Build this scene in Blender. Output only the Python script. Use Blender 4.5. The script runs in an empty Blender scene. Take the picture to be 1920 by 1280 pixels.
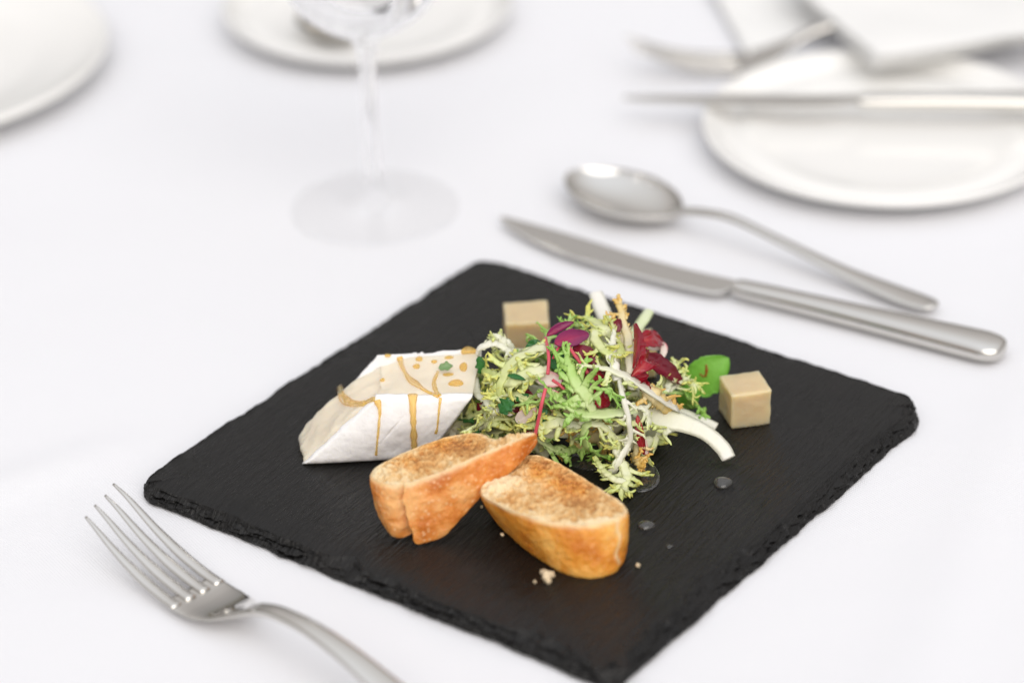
import bpy, math, random
import numpy as np
from mathutils import Vector, noise
from mathutils.bvhtree import BVHTree
R = math.radians
C = bpy.context.scene.collection
sc = bpy.context.scene

# ------------------------------------------------------------ camera
H, F, PITCH, ROLL = .564, 5059., .5176, -.0286
CAM = np.array([0, 0, H])
FW = np.array([0, math.cos(PITCH), -math.sin(PITCH)])
RT = np.array([1., 0, 0]); UP = np.cross(RT, FW)
R2 = math.cos(ROLL)*RT + math.sin(ROLL)*UP
U2 = -math.sin(ROLL)*RT + math.cos(ROLL)*UP

def W(x, y, z=0.):
    """point of the plane at height z that the photograph shows at (x, y)"""
    d = FW*F + R2*(x-960) - U2*(y-640)
    return CAM + (z-H)/d[2]*d

cd = bpy.data.cameras.new('camera'); cam = bpy.data.objects.new('camera', cd); C.objects.link(cam)
from mathutils import Matrix
M = Matrix(((R2[0], U2[0], -FW[0], 0), (R2[1], U2[1], -FW[1], 0), (R2[2], U2[2], -FW[2], H), (0, 0, 0, 1)))
cam.matrix_world = M
cd.sensor_width = 36; cd.lens = F/1920*36
cd.clip_start = .02; cd.clip_end = 200
cd.dof.use_dof = True
fp = W(1130, 815, .022)
cd.dof.focus_distance = float((fp-CAM) @ FW)
cd.dof.aperture_fstop = cd.lens/1000/.0250
sc.camera = cam

# ------------------------------------------------------------ light
SUN_EL, SUN_AZ = 42, 166          # azimuth from +y towards +x
w = bpy.data.worlds.new('World'); sc.world = w; w.use_nodes = True
nt = w.node_tree; bg = nt.nodes['Background']
sky = nt.nodes.new('ShaderNodeTexSky'); sky.sky_type = 'NISHITA'; sky.sun_disc = False
sky.sun_elevation = R(SUN_EL); sky.sun_rotation = R(SUN_AZ); sky.air_density = 1.0; sky.dust_density = 4.0
bw = nt.nodes.new('ShaderNodeRGBToBW'); mx = nt.nodes.new('ShaderNodeMix'); mx.data_type = 'RGBA'
mx.inputs[0].default_value = .84                       # mostly cloud layer, a little blue coming through
tint = nt.nodes.new('ShaderNodeMix'); tint.data_type = 'RGBA'; tint.blend_type = 'MULTIPLY'; tint.inputs[0].default_value = 1
tint.inputs[7].default_value = (1.0, .985, .97, 1)
nt.nodes.remove(bw); nt.nodes.remove(tint); 
# cloud layer, horizon darkened and warmed to put dark edges in the steel
gc_ = nt.nodes.new('ShaderNodeTexCoord'); sx = nt.nodes.new('ShaderNodeSeparateXYZ'); nt.links.new(gc_.outputs['Generated'], sx.inputs[0])
mr_ = nt.nodes.new('ShaderNodeMapRange'); mr_.inputs['To Min'].default_value = .9; mr_.inputs['To Max'].default_value = 8.0
nt.links.new(sx.outputs['Z'], mr_.inputs['Value'])
hz = nt.nodes.new('ShaderNodeMix'); hz.data_type = 'RGBA'; nt.links.new(sx.outputs['Z'], hz.inputs[0])
hz.inputs[6].default_value = (1.0, .86, .70, 1); hz.inputs[7].default_value = (.97, .99, 1.03, 1)
vm = nt.nodes.new('ShaderNodeVectorMath'); vm.operation = 'SCALE'; nt.links.new(hz.outputs[2], vm.inputs[0])
nt.links.new(mr_.outputs[0], vm.inputs['Scale']); nt.links.new(vm.outputs[0], mx.inputs[7])
nt.links.new(sky.outputs[0], mx.inputs[6])
nt.links.new(mx.outputs[2], bg.inputs[0]); bg.inputs[1].default_value = .15
sd = bpy.data.lights.new('sun', 'SUN'); sun = bpy.data.objects.new('sun', sd); C.objects.link(sun)
sd.energy = 1.4; sd.angle = R(62); sd.color = (1, .97, .93)
sdir = Vector((math.sin(R(SUN_AZ))*math.cos(R(SUN_EL)), math.cos(R(SUN_AZ))*math.cos(R(SUN_EL)), math.sin(R(SUN_EL))))
sun.rotation_euler = sdir.to_track_quat('Z', 'Y').to_euler(); sun.location = (0, 0, 3)
sc.view_settings.view_transform = 'Standard'; sc.view_settings.look = 'None'
sc.view_settings.exposure = .13; sc.view_settings.gamma = 1
sc.render.engine = 'CYCLES'
sc.cycles.use_denoising = True
sc.cycles.max_bounces = 10; sc.cycles.transparent_max_bounces = 16; sc.cycles.transmission_bounces = 10
sc.cycles.sample_clamp_indirect = 6

# ------------------------------------------------------------ helpers
def lin(r, g, b):
    f = lambda c: (c/255/12.92 if c/255 <= .04045 else ((c/255+.055)/1.055)**2.4)
    return (f(r), f(g), f(b), 1)

def mesh(name, verts, faces, mat, parent=None, smooth=True, attrs=None):
    me = bpy.data.meshes.new(name)
    me.from_pydata([tuple(map(float, v)) for v in verts], [], [tuple(map(int, f)) for f in faces])
    if attrs:
        for k, v in attrs.items():
            a = me.attributes.new(k, 'FLOAT', 'POINT'); a.data.foreach_set('value', np.asarray(v, dtype=np.float32))
    me.update()
    if smooth: me.shade_smooth()
    if mat: me.materials.append(mat)
    o = bpy.data.objects.new(name, me); C.objects.link(o)
    if parent:
        o.parent = parent
        o.matrix_parent_inverse = Matrix.Translation(-parent.location)
    return o

def tag(o, label=None, cat=None, group=None, kind=None):
    if label: o['label'] = label
    if cat: o['category'] = cat
    if group: o['group'] = group
    if kind: o['kind'] = kind
    return o

def thing(name, loc, label, cat, group=None):
    o = bpy.data.objects.new(name, None); C.objects.link(o); o.empty_display_size = .01
    o.location = tuple(map(float, loc)); bpy.context.view_layer.update()
    return tag(o, label, cat, group)

def fbm(p, s, octv=4, seed=0.):
    return noise.fractal(Vector((p[0]*s+seed, p[1]*s+seed*.7, p[2]*s-seed)), 1.0, 2.0, octv, noise_basis='PERLIN_ORIGINAL')

def catmull(pts, n, closed=False):
    pts = np.asarray(pts, float); m = len(pts); out = []
    segs = m if closed else m-1
    for i in range(n):
        u = i/n*segs if closed else i/(n-1)*segs
        k = min(int(u), segs-1); t = u-k
        if closed: a, b, c, d = (pts[(k+j) % m] for j in (-1, 0, 1, 2))
        else:
            b, c = pts[k], pts[k+1]
            a = pts[k-1] if k > 0 else 2*b-c
            d = pts[k+2] if k+2 < m else 2*c-b
        out.append(.5*((2*b)+(c-a)*t+(2*a-5*b+4*c-d)*t*t+(3*b-a-3*c+d)*t**3))
    return np.array(out)

def unit(v):
    v = np.asarray(v, float); return v/(np.linalg.norm(v)+1e-12)

def loft(rings, cap=True):
    """rings: list of (n,3) arrays -> verts, faces"""
    n = len(rings[0]); V = np.concatenate(rings); Fc = []
    for i in range(len(rings)-1):
        for j in range(n):
            a = i*n+j; b = i*n+(j+1) % n
            Fc.append((a, b, b+n, a+n))
    if cap:
        Fc.append(tuple(range(n-1, -1, -1))); k = (len(rings)-1)*n
        Fc.append(tuple(range(k, k+n)))
    return V, Fc

def sweep(centres, side, up, hw, ht, n=20, ex=2.4):
    """tube of superelliptic section round a line of centres"""
    rings = []
    for c, s_, u_, a, b in zip(centres, side, up, hw, ht):
        th = np.linspace(0, 2*math.pi, n, endpoint=False)
        cx = np.sign(np.cos(th))*np.abs(np.cos(th))**(2/ex); sx = np.sign(np.sin(th))*np.abs(np.sin(th))**(2/ex)
        rings.append(c+np.outer(cx*a, s_)+np.outer(sx*b, u_))
    return loft(rings)

def lathe(profile, centre, n=96, thin=False):
    V = []; Fc = []; m = len(profile)
    for r, z in profile:
        for j in range(n):
            t = 2*math.pi*j/n; V.append((centre[0]+r*math.cos(t), centre[1]+r*math.sin(t), centre[2]+z))
    for i in range(m-1):
        for j in range(n):
            a = i*n+j; b = i*n+(j+1) % n; Fc.append((a, b, b+n, a+n))
    return V, Fc

# ------------------------------------------------------------ materials
def new_mat(name):
    m = bpy.data.materials.new(name); m.use_nodes = True
    return m, m.node_tree, m.node_tree.nodes['Principled BSDF']

def simple(name, col, rough=.5, metal=0, sss=0, sssr=(.004, .003, .002), noise_s=None, noise_a=.1, bump=None, ior=1.5, coat=0):
    m, t, b = new_mat(name)
    b.inputs['Base Color'].default_value = col; b.inputs['Roughness'].default_value = rough
    b.inputs['Metallic'].default_value = metal; b.inputs['IOR'].default_value = ior
    b.inputs['Coat Weight'].default_value = coat; b.inputs['Coat Roughness'].default_value = .1
    if sss:
        b.inputs['Subsurface Weight'].default_value = sss; b.inputs['Subsurface Radius'].default_value = sssr; b.inputs['Subsurface Scale'].default_value = 1
    tc = t.nodes.new('ShaderNodeTexCoord')
    if noise_s:
        n = t.nodes.new('ShaderNodeTexNoise'); n.inputs['Scale'].default_value = noise_s; n.inputs['Detail'].default_value = 6
        t.links.new(tc.outputs['Object'], n.inputs['Vector'])
        r = t.nodes.new('ShaderNodeMapRange'); r.inputs['From Min'].default_value = .3; r.inputs['From Max'].default_value = .7
        r.inputs['To Min'].default_value = 1-noise_a; r.inputs['To Max'].default_value = 1+noise_a
        t.links.new(n.outputs['Fac'], r.inputs['Value'])
        mm = t.nodes.new('ShaderNodeMix'); mm.data_type = 'RGBA'; mm.blend_type = 'MULTIPLY'; mm.inputs[0].default_value = 1
        mm.inputs[6].default_value = col; t.links.new(r.outputs[0], mm.inputs[7]); t.links.new(mm.outputs[2], b.inputs['Base Color'])
    if bump:
        s, d, st = bump
        n = t.nodes.new('ShaderNodeTexNoise'); n.inputs['Scale'].default_value = s; n.inputs['Detail'].default_value = 5
        t.links.new(tc.outputs['Object'], n.inputs['Vector'])
        bp = t.nodes.new('ShaderNodeBump'); bp.inputs['Distance'].default_value = d; bp.inputs['Strength'].default_value = st
        t.links.new(n.outputs['Fac'], bp.inputs['Height']); t.links.new(bp.outputs[0], b.inputs['Normal'])
    return m

def ramp(t, stops):
    r = t.nodes.new('ShaderNodeValToRGB'); e = r.color_ramp.elements
    while len(e) < len(stops): e.new(.5)
    for k, (p, c) in zip(e, stops): k.position = p; k.color = c
    return r

def leaf_mat(name, stops, rough=.38, trans=.2, attr='tone', nscale=900, namt=.06):
    m, t, b = new_mat(name)
    a = t.nodes.new('ShaderNodeAttribute'); a.attribute_name = attr
    tc = t.nodes.new('ShaderNodeTexCoord')
    n = t.nodes.new('ShaderNodeTexNoise'); n.inputs['Scale'].default_value = 260; n.inputs['Detail'].default_value = 3
    t.links.new(tc.outputs['Object'], n.inputs['Vector'])
    ad = t.nodes.new('ShaderNodeMath'); ad.operation = 'MULTIPLY_ADD'; ad.inputs[1].default_value = .34
    sb = t.nodes.new('ShaderNodeMath'); sb.operation = 'SUBTRACT'; sb.inputs[1].default_value = .17
    t.links.new(n.outputs['Fac'], ad.inputs[0]); t.links.new(a.outputs['Fac'], ad.inputs[2]); t.links.new(ad.outputs[0], sb.inputs[0])
    r = ramp(t, stops); t.links.new(sb.outputs[0], r.inputs[0])
    t.links.new(r.outputs[0], b.inputs['Base Color']); b.inputs['Roughness'].default_value = rough; b.inputs['Coat Weight'].default_value = .25; b.inputs['Coat Roughness'].default_value = .12
    n2 = t.nodes.new('ShaderNodeTexNoise'); n2.inputs['Scale'].default_value = nscale; n2.inputs['Detail'].default_value = 3
    t.links.new(tc.outputs['Object'], n2.inputs['Vector'])
    bp = t.nodes.new('ShaderNodeBump'); bp.inputs['Distance'].default_value = .0004; bp.inputs['Strength'].default_value = .5
    t.links.new(n2.outputs['Fac'], bp.inputs['Height']); t.links.new(bp.outputs[0], b.inputs['Normal'])
    tr = t.nodes.new('ShaderNodeBsdfTranslucent'); t.links.new(r.outputs[0], tr.inputs[0])
    ms = t.nodes.new('ShaderNodeMixShader'); ms.inputs[0].default_value = trans
    t.links.new(b.outputs[0], ms.inputs[1]); t.links.new(tr.outputs[0], ms.inputs[2])
    t.links.new(ms.outputs[0], t.nodes['Material Output'].inputs[0])
    return m

def cloth_mat(name, col, scale=1700):
    m, t, b = new_mat(name)
    b.inputs['Base Color'].default_value = col; b.inputs['Roughness'].default_value = .85
    b.inputs['Sheen Weight'].default_value = .1
    tc = t.nodes.new('ShaderNodeTexCoord')
    wv = []
    for d in ('X', 'Y'):
        wn = t.nodes.new('ShaderNodeTexWave'); wn.bands_direction = d; wn.inputs['Scale'].default_value = scale/6.0
        wn.inputs['Distortion'].default_value = .6; wn.inputs['Detail'].default_value = 1; wn.inputs['Detail Scale'].default_value = .3
        mp = t.nodes.new('ShaderNodeMapping'); mp.inputs['Rotation'].default_value = (0, 0, R(-34))
        t.links.new(tc.outputs['Object'], mp.inputs[0]); t.links.new(mp.outputs[0], wn.inputs[0]); wv.append(wn)
    mm = t.nodes.new('ShaderNodeMath'); mm.operation = 'MAXIMUM'
    t.links.new(wv[0].outputs['Fac'], mm.inputs[0]); t.links.new(wv[1].outputs['Fac'], mm.inputs[1])
    bp = t.nodes.new('ShaderNodeBump'); bp.inputs['Distance'].default_value = .0002; bp.inputs['Strength'].default_value = .6
    t.links.new(mm.outputs[0], bp.inputs['Height'])
    n = t.nodes.new('ShaderNodeTexNoise'); n.inputs['Scale'].default_value = 14; n.inputs['Detail'].default_value = 3
    t.links.new(tc.outputs['Object'], n.inputs['Vector'])
    b2 = t.nodes.new('ShaderNodeBump'); b2.inputs['Distance'].default_value = .003; b2.inputs['Strength'].default_value = .35
    t.links.new(n.outputs['Fac'], b2.inputs['Height']); t.links.new(bp.outputs[0], b2.inputs['Normal'])
    t.links.new(b2.outputs[0], b.inputs['Normal'])
    return m

SL_ROT = -.643    # turn of the slate on the table
def slate_mat():
    m, t, b = new_mat('slate')
    tc = t.nodes.new('ShaderNodeTexCoord')
    def stretched(ang, scl):
        r1 = t.nodes.new('ShaderNodeMapping'); r1.inputs['Rotation'].default_value = (0, 0, -ang)
        m1 = t.nodes.new('ShaderNodeMapping'); m1.inputs['Scale'].default_value = scl
        t.links.new(tc.outputs['Object'], r1.inputs[0]); t.links.new(r1.outputs[0], m1.inputs[0]); return m1
    mp = stretched(SL_ROT+.05, (700, 75, 200))
    n = t.nodes.new('ShaderNodeTexNoise'); n.inputs['Scale'].default_value = 1; n.inputs['Detail'].default_value = 6; n.inputs['Distortion'].default_value = .6
    t.links.new(mp.outputs[0], n.inputs['Vector'])
    mp3 = stretched(SL_ROT-.1, (2200, 160, 900))
    n3 = t.nodes.new('ShaderNodeTexNoise'); n3.inputs['Scale'].default_value = 1; n3.inputs['Detail'].default_value = 4
    t.links.new(mp3.outputs[0], n3.inputs['Vector'])
    n2 = t.nodes.new('ShaderNodeTexNoise'); n2.inputs['Scale'].default_value = 26; n2.inputs['Detail'].default_value = 5
    t.links.new(tc.outputs['Object'], n2.inputs['Vector'])
    r = ramp(t, [(.3, (.0055, .0052, .005, 1)), (.6, (.010, .0094, .009, 1)), (.8, (.017, .0155, .0147, 1))])
    t.links.new(n2.outputs['Fac'], r.inputs[0]); t.links.new(r.outputs[0], b.inputs['Base Color'])
    rr = t.nodes.new('ShaderNodeMapRange'); rr.inputs['From Min'].default_value = .3; rr.inputs['From Max'].default_value = .7
    rr.inputs['To Min'].default_value = .20; rr.inputs['To Max'].default_value = .42
    t.links.new(n2.outputs['Fac'], rr.inputs['Value']); t.links.new(rr.outputs[0], b.inputs['Roughness'])
    bp = t.nodes.new('ShaderNodeBump'); bp.inputs['Distance'].default_value = .0015; bp.inputs['Strength'].default_value = .8
    t.links.new(n.outputs['Fac'], bp.inputs['Height'])
    b3 = t.nodes.new('ShaderNodeBump'); b3.inputs['Distance'].default_value = .00022; b3.inputs['Strength'].default_value = .6
    t.links.new(n3.outputs['Fac'], b3.inputs['Height']); t.links.new(bp.outputs[0], b3.inputs['Normal'])
    b2 = t.nodes.new('ShaderNodeBump'); b2.inputs['Distance'].default_value = .0018; b2.inputs['Strength'].default_value = .5
    t.links.new(n2.outputs['Fac'], b2.inputs['Height']); t.links.new(b3.outputs[0], b2.inputs['Normal'])
    t.links.new(b2.outputs[0], b.inputs['Normal'])
    b.inputs['Specular IOR Level'].default_value = .29
    return m

M_CLOTH = cloth_mat('white_linen', (.80, .805, .835, 1))
M_NAPKIN = cloth_mat('napkin_linen', (.82, .82, .81, 1), 1500)
M_SLATE = slate_mat()
M_STEEL = simple('polished_steel', (.66, .64, .605, 1), .06, 1.0)
M_PORC = simple('glazed_porcelain', (.85, .845, .825, 1), .16, 0, coat=.3)

def glass_mat(name, ior=1.45, col=(1, 1, 1, 1), clear=0):
    m, t, b = new_mat(name)
    b.inputs['Base Color'].default_value = col; b.inputs['Transmission Weight'].default_value = 1
    b.inputs['Roughness'].default_value = .0; b.inputs['IOR'].default_value = ior
    if clear:
        tr = t.nodes.new('ShaderNodeBsdfTransparent'); ms = t.nodes.new('ShaderNodeMixShader'); ms.inputs[0].default_value = clear
        t.links.new(b.outputs[0], ms.inputs[1]); t.links.new(tr.outputs[0], ms.inputs[2]); t.links.new(ms.outputs[0], t.nodes['Material Output'].inputs[0])
    return m
M_GLASS = glass_mat('clear_glass', 1.45, clear=.35); M_GFOOT = glass_mat('clear_glass_foot', 1.45, clear=.86)
M_WATER = glass_mat('clear_dressing', 1.42, (.97, .95, .9, 1)); M_WATER.node_tree.nodes['Principled BSDF'].inputs['Transmission Weight'].default_value = .97; M_WATER.node_tree.nodes['Principled BSDF'].inputs['Coat Weight'].default_value = 1; M_WATER.node_tree.nodes['Principled BSDF'].inputs['Coat IOR'].default_value = 1.4; M_WATER.node_tree.nodes['Principled BSDF'].inputs['Coat Roughness'].default_value = .02

def amber_mat():
    m, t, b = new_mat('amber_syrup')
    b.inputs['Base Color'].default_value = (1.0, .68, .22, 1); b.inputs['Roughness'].default_value = .12
    b.inputs['Transmission Weight'].default_value = .5; b.inputs['IOR'].default_value = 1.45; b.inputs['Coat Weight'].default_value = .6
    b.inputs['Subsurface Weight'].default_value = .6; b.inputs['Subsurface Radius'].default_value = (.003, .0015, .0004); b.inputs['Subsurface Scale'].default_value = 1
    tr = t.nodes.new('ShaderNodeBsdfTransparent'); tr.inputs[0].default_value = (.98, .80, .48, 1)
    ms = t.nodes.new('ShaderNodeMixShader'); ms.inputs[0].default_value = .55
    t.links.new(b.outputs[0], ms.inputs[1]); t.links.new(tr.outputs[0], ms.inputs[2])
    t.links.new(ms.outputs[0], t.nodes['Material Output'].inputs[0])
    return m
M_AMBER = amber_mat()

# ------------------------------------------------------------ ground, table cloth
M_GROUND = simple('paving', (.16, .15, .135, 1), .9, noise_s=3, noise_a=.2)
g = mesh('ground', [(-60, -60, -.745), (60, -60, -.745), (60, 60, -.745), (-60, 60, -.745)], [(0, 1, 2, 3)], M_GROUND, smooth=False)
tag(g, kind='structure')

def cloth():
    nx, ny = 260, 280; X0, X1, Y0, Y1 = -.95, .95, .0, 2.5; V = []; Fc = []
    for j in range(ny+1):
        for i in range(nx+1):
            u = -1.12+2.24*i/nx; v = -1.12+2.24*j/ny
            cu, cv = max(-1, min(1, u)), max(-1, min(1, v))
            x = (X0+X1)/2+cu*(X1-X0)/2; y = (Y0+Y1)/2+cv*(Y1-Y0)/2
            over = max(abs(u)-1, 0)+max(abs(v)-1, 0)
            z = -over*2.6
            if over > 0:
                k = .02*math.sin(x*21)+.02*math.sin(y*19+1)
                if abs(u) > 1: x += math.copysign(.01+k*min(1, over*12)+over*.2, u)
                if abs(v) > 1: y += math.copysign(.01+k*min(1, over*12)+over*.2, v)
            else:
                z += -.0009*(1+noise.noise(Vector((x*7, y*7, 0)))) 
                # soft crease that runs in from the left, ending at the slate
                a = W(-60, 925); b = W(330, 800); dx, dy = b[0]-a[0], b[1]-a[1]; L = math.hypot(dx, dy)
                s_ = ((x-a[0])*dx+(y-a[1])*dy)/L; d_ = ((x-a[0])*-dy+(y-a[1])*dx)/L
                z += .0022*math.exp(-(d_/.009)**2)*max(0, min(1, (L*.95-s_)/(.5*L)))
            if over == 0:
                a = W(1700, 1330); b = W(1960, 640); dx, dy = b[0]-a[0], b[1]-a[1]; L = math.hypot(dx, dy)
                z += .0016*math.exp(-((((x-a[0])*-dy+(y-a[1])*dx)/L)/.014)**2)
            V.append((x, y, z))
    n = nx+1
    for j in range(ny):
        for i in range(nx): Fc.append((j*n+i, j*n+i+1, (j+1)*n+i+1, (j+1)*n+i))
    o = mesh('tablecloth', V, Fc, M_CLOTH)
    tag(o, 'plain white linen tablecloth spread under the slate plate, cutlery and crockery', 'tablecloth')
cloth()

# ------------------------------------------------------------ slate plate
SL_TOP = .0062
def slate():
    tp = [W(903, 477, SL_TOP), W(1752, 752, SL_TOP), W(1152, 1270, SL_TOP), W(248, 904, SL_TOP)]
    cen = sum(tp)/4; N = 1680; q = N//4; per = []
    # rounded outline
    for k in range(4):
        a, b, c_, p = tp[k], tp[(k+1) % 4], tp[(k+2) % 4], tp[k-1]
        for i in range(q):
            t = i/q; per.append(a*(1-t)+b*t)
    per = np.array(per)
    rad = [.012, .015, .014, .010]
    for k in range(4):
        cr = tp[k]; a = unit(tp[k-1]-cr); b = unit(tp[(k+1) % 4]-cr); r = rad[k]
        cc = cr+(a+b)*r
        for j in range(N):
            v = per[j]-cr
            if v@a < r and v@b < r and (v@a >= -1e-6 and v@b >= -1e-6):
                w_ = per[j]-cc; per[j] = cc+unit(w_)*r
    nor = []
    for j in range(N):
        tg = per[(j+3) % N]-per[j-3]; nor.append(unit(np.array([-tg[1], tg[0], 0])))
    nor = np.array(nor)
    if (nor[10]@(per[10]-cen)) < 0: nor = -nor
    V = []; A = []
    off = np.zeros(N); chip = np.zeros(N)
    for j in range(N):
        p = per[j]; v3 = Vector((p[0]*60, p[1]*60, 3.))
        off[j] = .0010*fbm(p, 38, 5, 3)+.0005*fbm(p, 150, 3, 9)
        cell = noise.voronoi(Vector((p[0]*55, p[1]*55, 1.3)))[0]
        sc_ = max(0, .42-cell[0])*1.9                       # scalloped flakes knocked off the edge
        base = (.0018, .0078, .0056, .0016)[min(3, j//q)]; big = (.0020, .0085, .0115, .0018)[min(3, j//q)]
        chip[j] = base*(.55+.6*abs(fbm(p, 30, 3, 5)))+big*sc_
    kk = np.ones(31)/31; chip = np.convolve(np.r_[chip[-60:], chip, chip[:60]], kk, 'same')[60:-60]*.35+chip*.65
    # rings from the underside up to the top arris and inwards
    prof = []
    ns = 10
    rows = []
    for i in range(ns+1):                                  # ragged side
        t = i/ns; row = []
        for j in range(N):
            z = SL_TOP*(.02+.93*t)
            inset = chip[j]*(t**1.35)*.92
            p = per[j]+nor[j]*(off[j]-inset)
            ledge = fbm((p[0], p[1], z*5.5), 190, 4, 20)
            strat = noise.noise(Vector((p[0]*70, p[1]*70, z*1500+4)))
            amp = .0018*math.sin(math.pi*min(1, max(0, t*.95+.05)))
            p = p+nor[j]*(ledge*amp*1.1+strat*amp*.9)
            z += .0004*noise.noise(Vector((p[0]*240, p[1]*240, t*3)))*(0 < t)
            row.append((p[0], p[1], max(z, 0.0001)))
        rows.append(np.array(row))
    # the top: insets
    arr = per+nor*(off-chip)[:, None]
    steps = [.0005, .0012, .0022, .0036, .006, .009]+[.013+.0065*i for i in range(14)]
    dist0 = 0.111
    for i, s_ in enumerate([0]+steps):
        row = []
        for j in range(N):
            rel = arr[j]-cen; f = 1-min(s_/dist0, .98)
            p = cen+rel*f
            hz = .00035*fbm(p, 26, 3, 7)*min(1, s_/.012+.15)
            edge = .0005*max(0, 1-s_/.009)**2
            if j//q in (1, 2): edge *= 1.6
            row.append((p[0], p[1], SL_TOP+min(hz, .0004)-edge))
        rows.append(np.array(row))
    for r_ in rows: V.extend(r_.tolist())
    Fc = []
    for i in range(len(rows)-1):
        for j in range(N):
            a = i*N+j; b = i*N+(j+1) % N; Fc.append((a, b, b+N, a+N))
    k = (len(rows)-1)*N
    V.append((cen[0], cen[1], SL_TOP)); ci = len(V)-1
    for j in range(N): Fc.append((k+j, k+(j+1) % N, ci))
    Fc.append(tuple(range(N-1, -1, -1)))
    # orientation check by first side face normal
    a, b, c_ = (np.array(V[i]) for i in Fc[N*5][:3])
    if np.cross(b-a, c_-a)@nor[0] < 0: Fc = [f[::-1] for f in Fc]
    o = mesh('slate_plate', V, Fc, M_SLATE)
    o.data.set_sharp_from_angle(angle=R(38))
    tag(o, 'square black slate plate with rough chipped edges carrying the food', 'plate')
    return o
slate()

# ------------------------------------------------------------ crockery
def plate(name, cx, cy, rad, h, label, coupe=False):
    if coupe:
        pr = [(0, .004), (.55, .0042), (.74, .006), (.86, .42*h), (.94, .72*h), (.985, .97*h), (1.0, h), (1.004, h-.0006), (1.0, h-.0022), (.95, .62*h-.001), (.84, .22*h), (.70, .0012), (.66, 0.0002), (.60, .0004), (.58, .0018), (0, .0018)]
    else:
        pr = [(0, .0048), (.50, .005), (.60, .0056), (.66, .30*h+.002), (.70, .50*h), (.80, .66*h), (.90, .82*h), (.965, .97*h), (.99, h+.0006), (1.0, h+.0002), (1.004, h-.0008), (.995, h-.003), (.90, .60*h), (.74, .30*h), (.66, .0012), (.62, 0.0002), (.57, .0004), (.55, .002), (0, .002)]
    pr = [(r*rad if r else .0001, z) for r, z in pr]
    P2 = catmull([(a, b, 0) for a, b in pr], 110)[:, :2]; P2[:, 0] = np.maximum(P2[:, 0], .00005); P2[:, 1] = np.maximum(P2[:, 1], .0001)
    V, Fc = lathe(P2, (cx, cy, 0), 128)
    o = mesh(name, V, [f[::-1] for f in Fc], M_PORC)
    return tag(o, label, 'plate')

# ------------------------------------------------------------ cutlery
class Axis:
    def __init__(s, a, b):
        s.o = np.array([a[0], a[1], 0]); d = np.array([b[0]-a[0], b[1]-a[1], 0]); s.L = np.linalg.norm(d); s.d = d/s.L
        s.n = np.array([-s.d[1], s.d[0], 0])
    def p(s, t, v=0, z=0): return s.o+s.d*t+s.n*v+np.array([0, 0, z])

def rod(ax, st, n=22, ex=2.2, m=80):
    """st rows: s, lateral, z, half width, half thickness"""
    S = catmull(st, m); S[:, 3:] = np.maximum(S[:, 3:], .00012)
    cs = np.array([ax.p(a, b, c) for a, b, c, _, _ in S]); tg = np.gradient(cs, axis=0)
    side = []; up = []
    for t in tg:
        t = unit(t); u = unit(np.cross(t, ax.n)); u = u if u[2] > 0 else -u
        side.append(unit(np.cross(u, t))); up.append(u)
    return sweep(cs, side, up, S[:, 3], S[:, 4], n, ex)

def build_fork(ax, label, group=None, tips=None, name='fork', flip=1):
    t = thing(name, ax.p(.08), label, 'fork', group)
    zt, zb, zn = .0205, .0026, .0185
    def zprof(s): return float(np.interp(s, [0, .012, .026, .04, .054, .066, .078, .088, .100, .120, .15, .19, .205], [zt, .0137, .0082, .0045, .0028, .0030, .0070, .0130, .0175, .0200, .0165, .0050, .0032]))
    zs = np.linspace(0, .205, 60); 
    ker = lambda s: sum(zprof(min(max(s+d, 0), .205)) for d in (-.008, -.004, 0, .004, .008))/5
    offs = [-.0098, -.0033, .0033, .0098]
    for k, v0 in enumerate(offs):
        st = []
        lead = tips[k] if tips else 0
        for s in np.linspace(lead, .056, 9):
            q = (s-lead)/(.056-lead)
            st.append((s, v0*(.96+.06*q), ker(s)+(.0001 if k % 2 else 0), .0006+.0017*min(1, q*1.6)**.8, .0005+.0007*min(1, q*1.5)))
        V, Fc = rod(ax, st, 16, 2.0, 44); mesh('tine', V, Fc, M_STEEL, t)
    # palm: a dished plate that narrows into the neck
    S = np.linspace(.050, .092, 34); rings = []
    for s in S:
        hw = float(np.interp(s, [.050, .056, .066, .074, .081, .087, .092], [.0120, .0124, .0119, .0100, .0068, .0042, .0036]))
        th = float(np.interp(s, [.050, .058, .075, .092], [.0008, .0011, .0013, .0019]))
        z = ker(s); dz = (ker(s+.001)-ker(s-.001))/.002
        u = unit(np.array([0, 0, 1.])-ax.d*dz); a = np.linspace(0, 2*math.pi, 28, endpoint=False)
        cs = np.sign(np.cos(a))*np.abs(np.cos(a))**.75; sn = np.sin(a)
        dish = .0011*np.cos(cs*math.pi/2)
        rings.append(ax.p(s, 0, z)+np.outer(cs*hw, ax.n)+np.outer(sn*th-dish*(s < .09)*float(np.interp(s, [.05, .08, .092], [1, .8, 0])), u))
    V, Fc = loft(rings); mesh('palm', V, Fc, M_STEEL, t)
    st = [(s, 0, ker(s), hw, th) for s, hw, th in ((.088, .0038, .0017), (.096, .0034, .0021), (.105, .0034, .0022), (.120, .0038, .0020), (.14, .0046, .0018), (.165, .0060, .0016), (.185, .0078, .0015), (.198, .0078, .0013), (.203, .0055, .001), (.2055, .0012, .0005))]
    V, Fc = rod(ax, st, 26, 2.3, 90); mesh('handle', V, Fc, M_STEEL, t)
    return t

axf = Axis(W(187, 932, .0205), W(716, 1272, .0165))
build_fork(axf, 'silver dinner fork lying tines up at the near left corner of the slate', tips=[.0035, .001, -.001, -.004])

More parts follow.
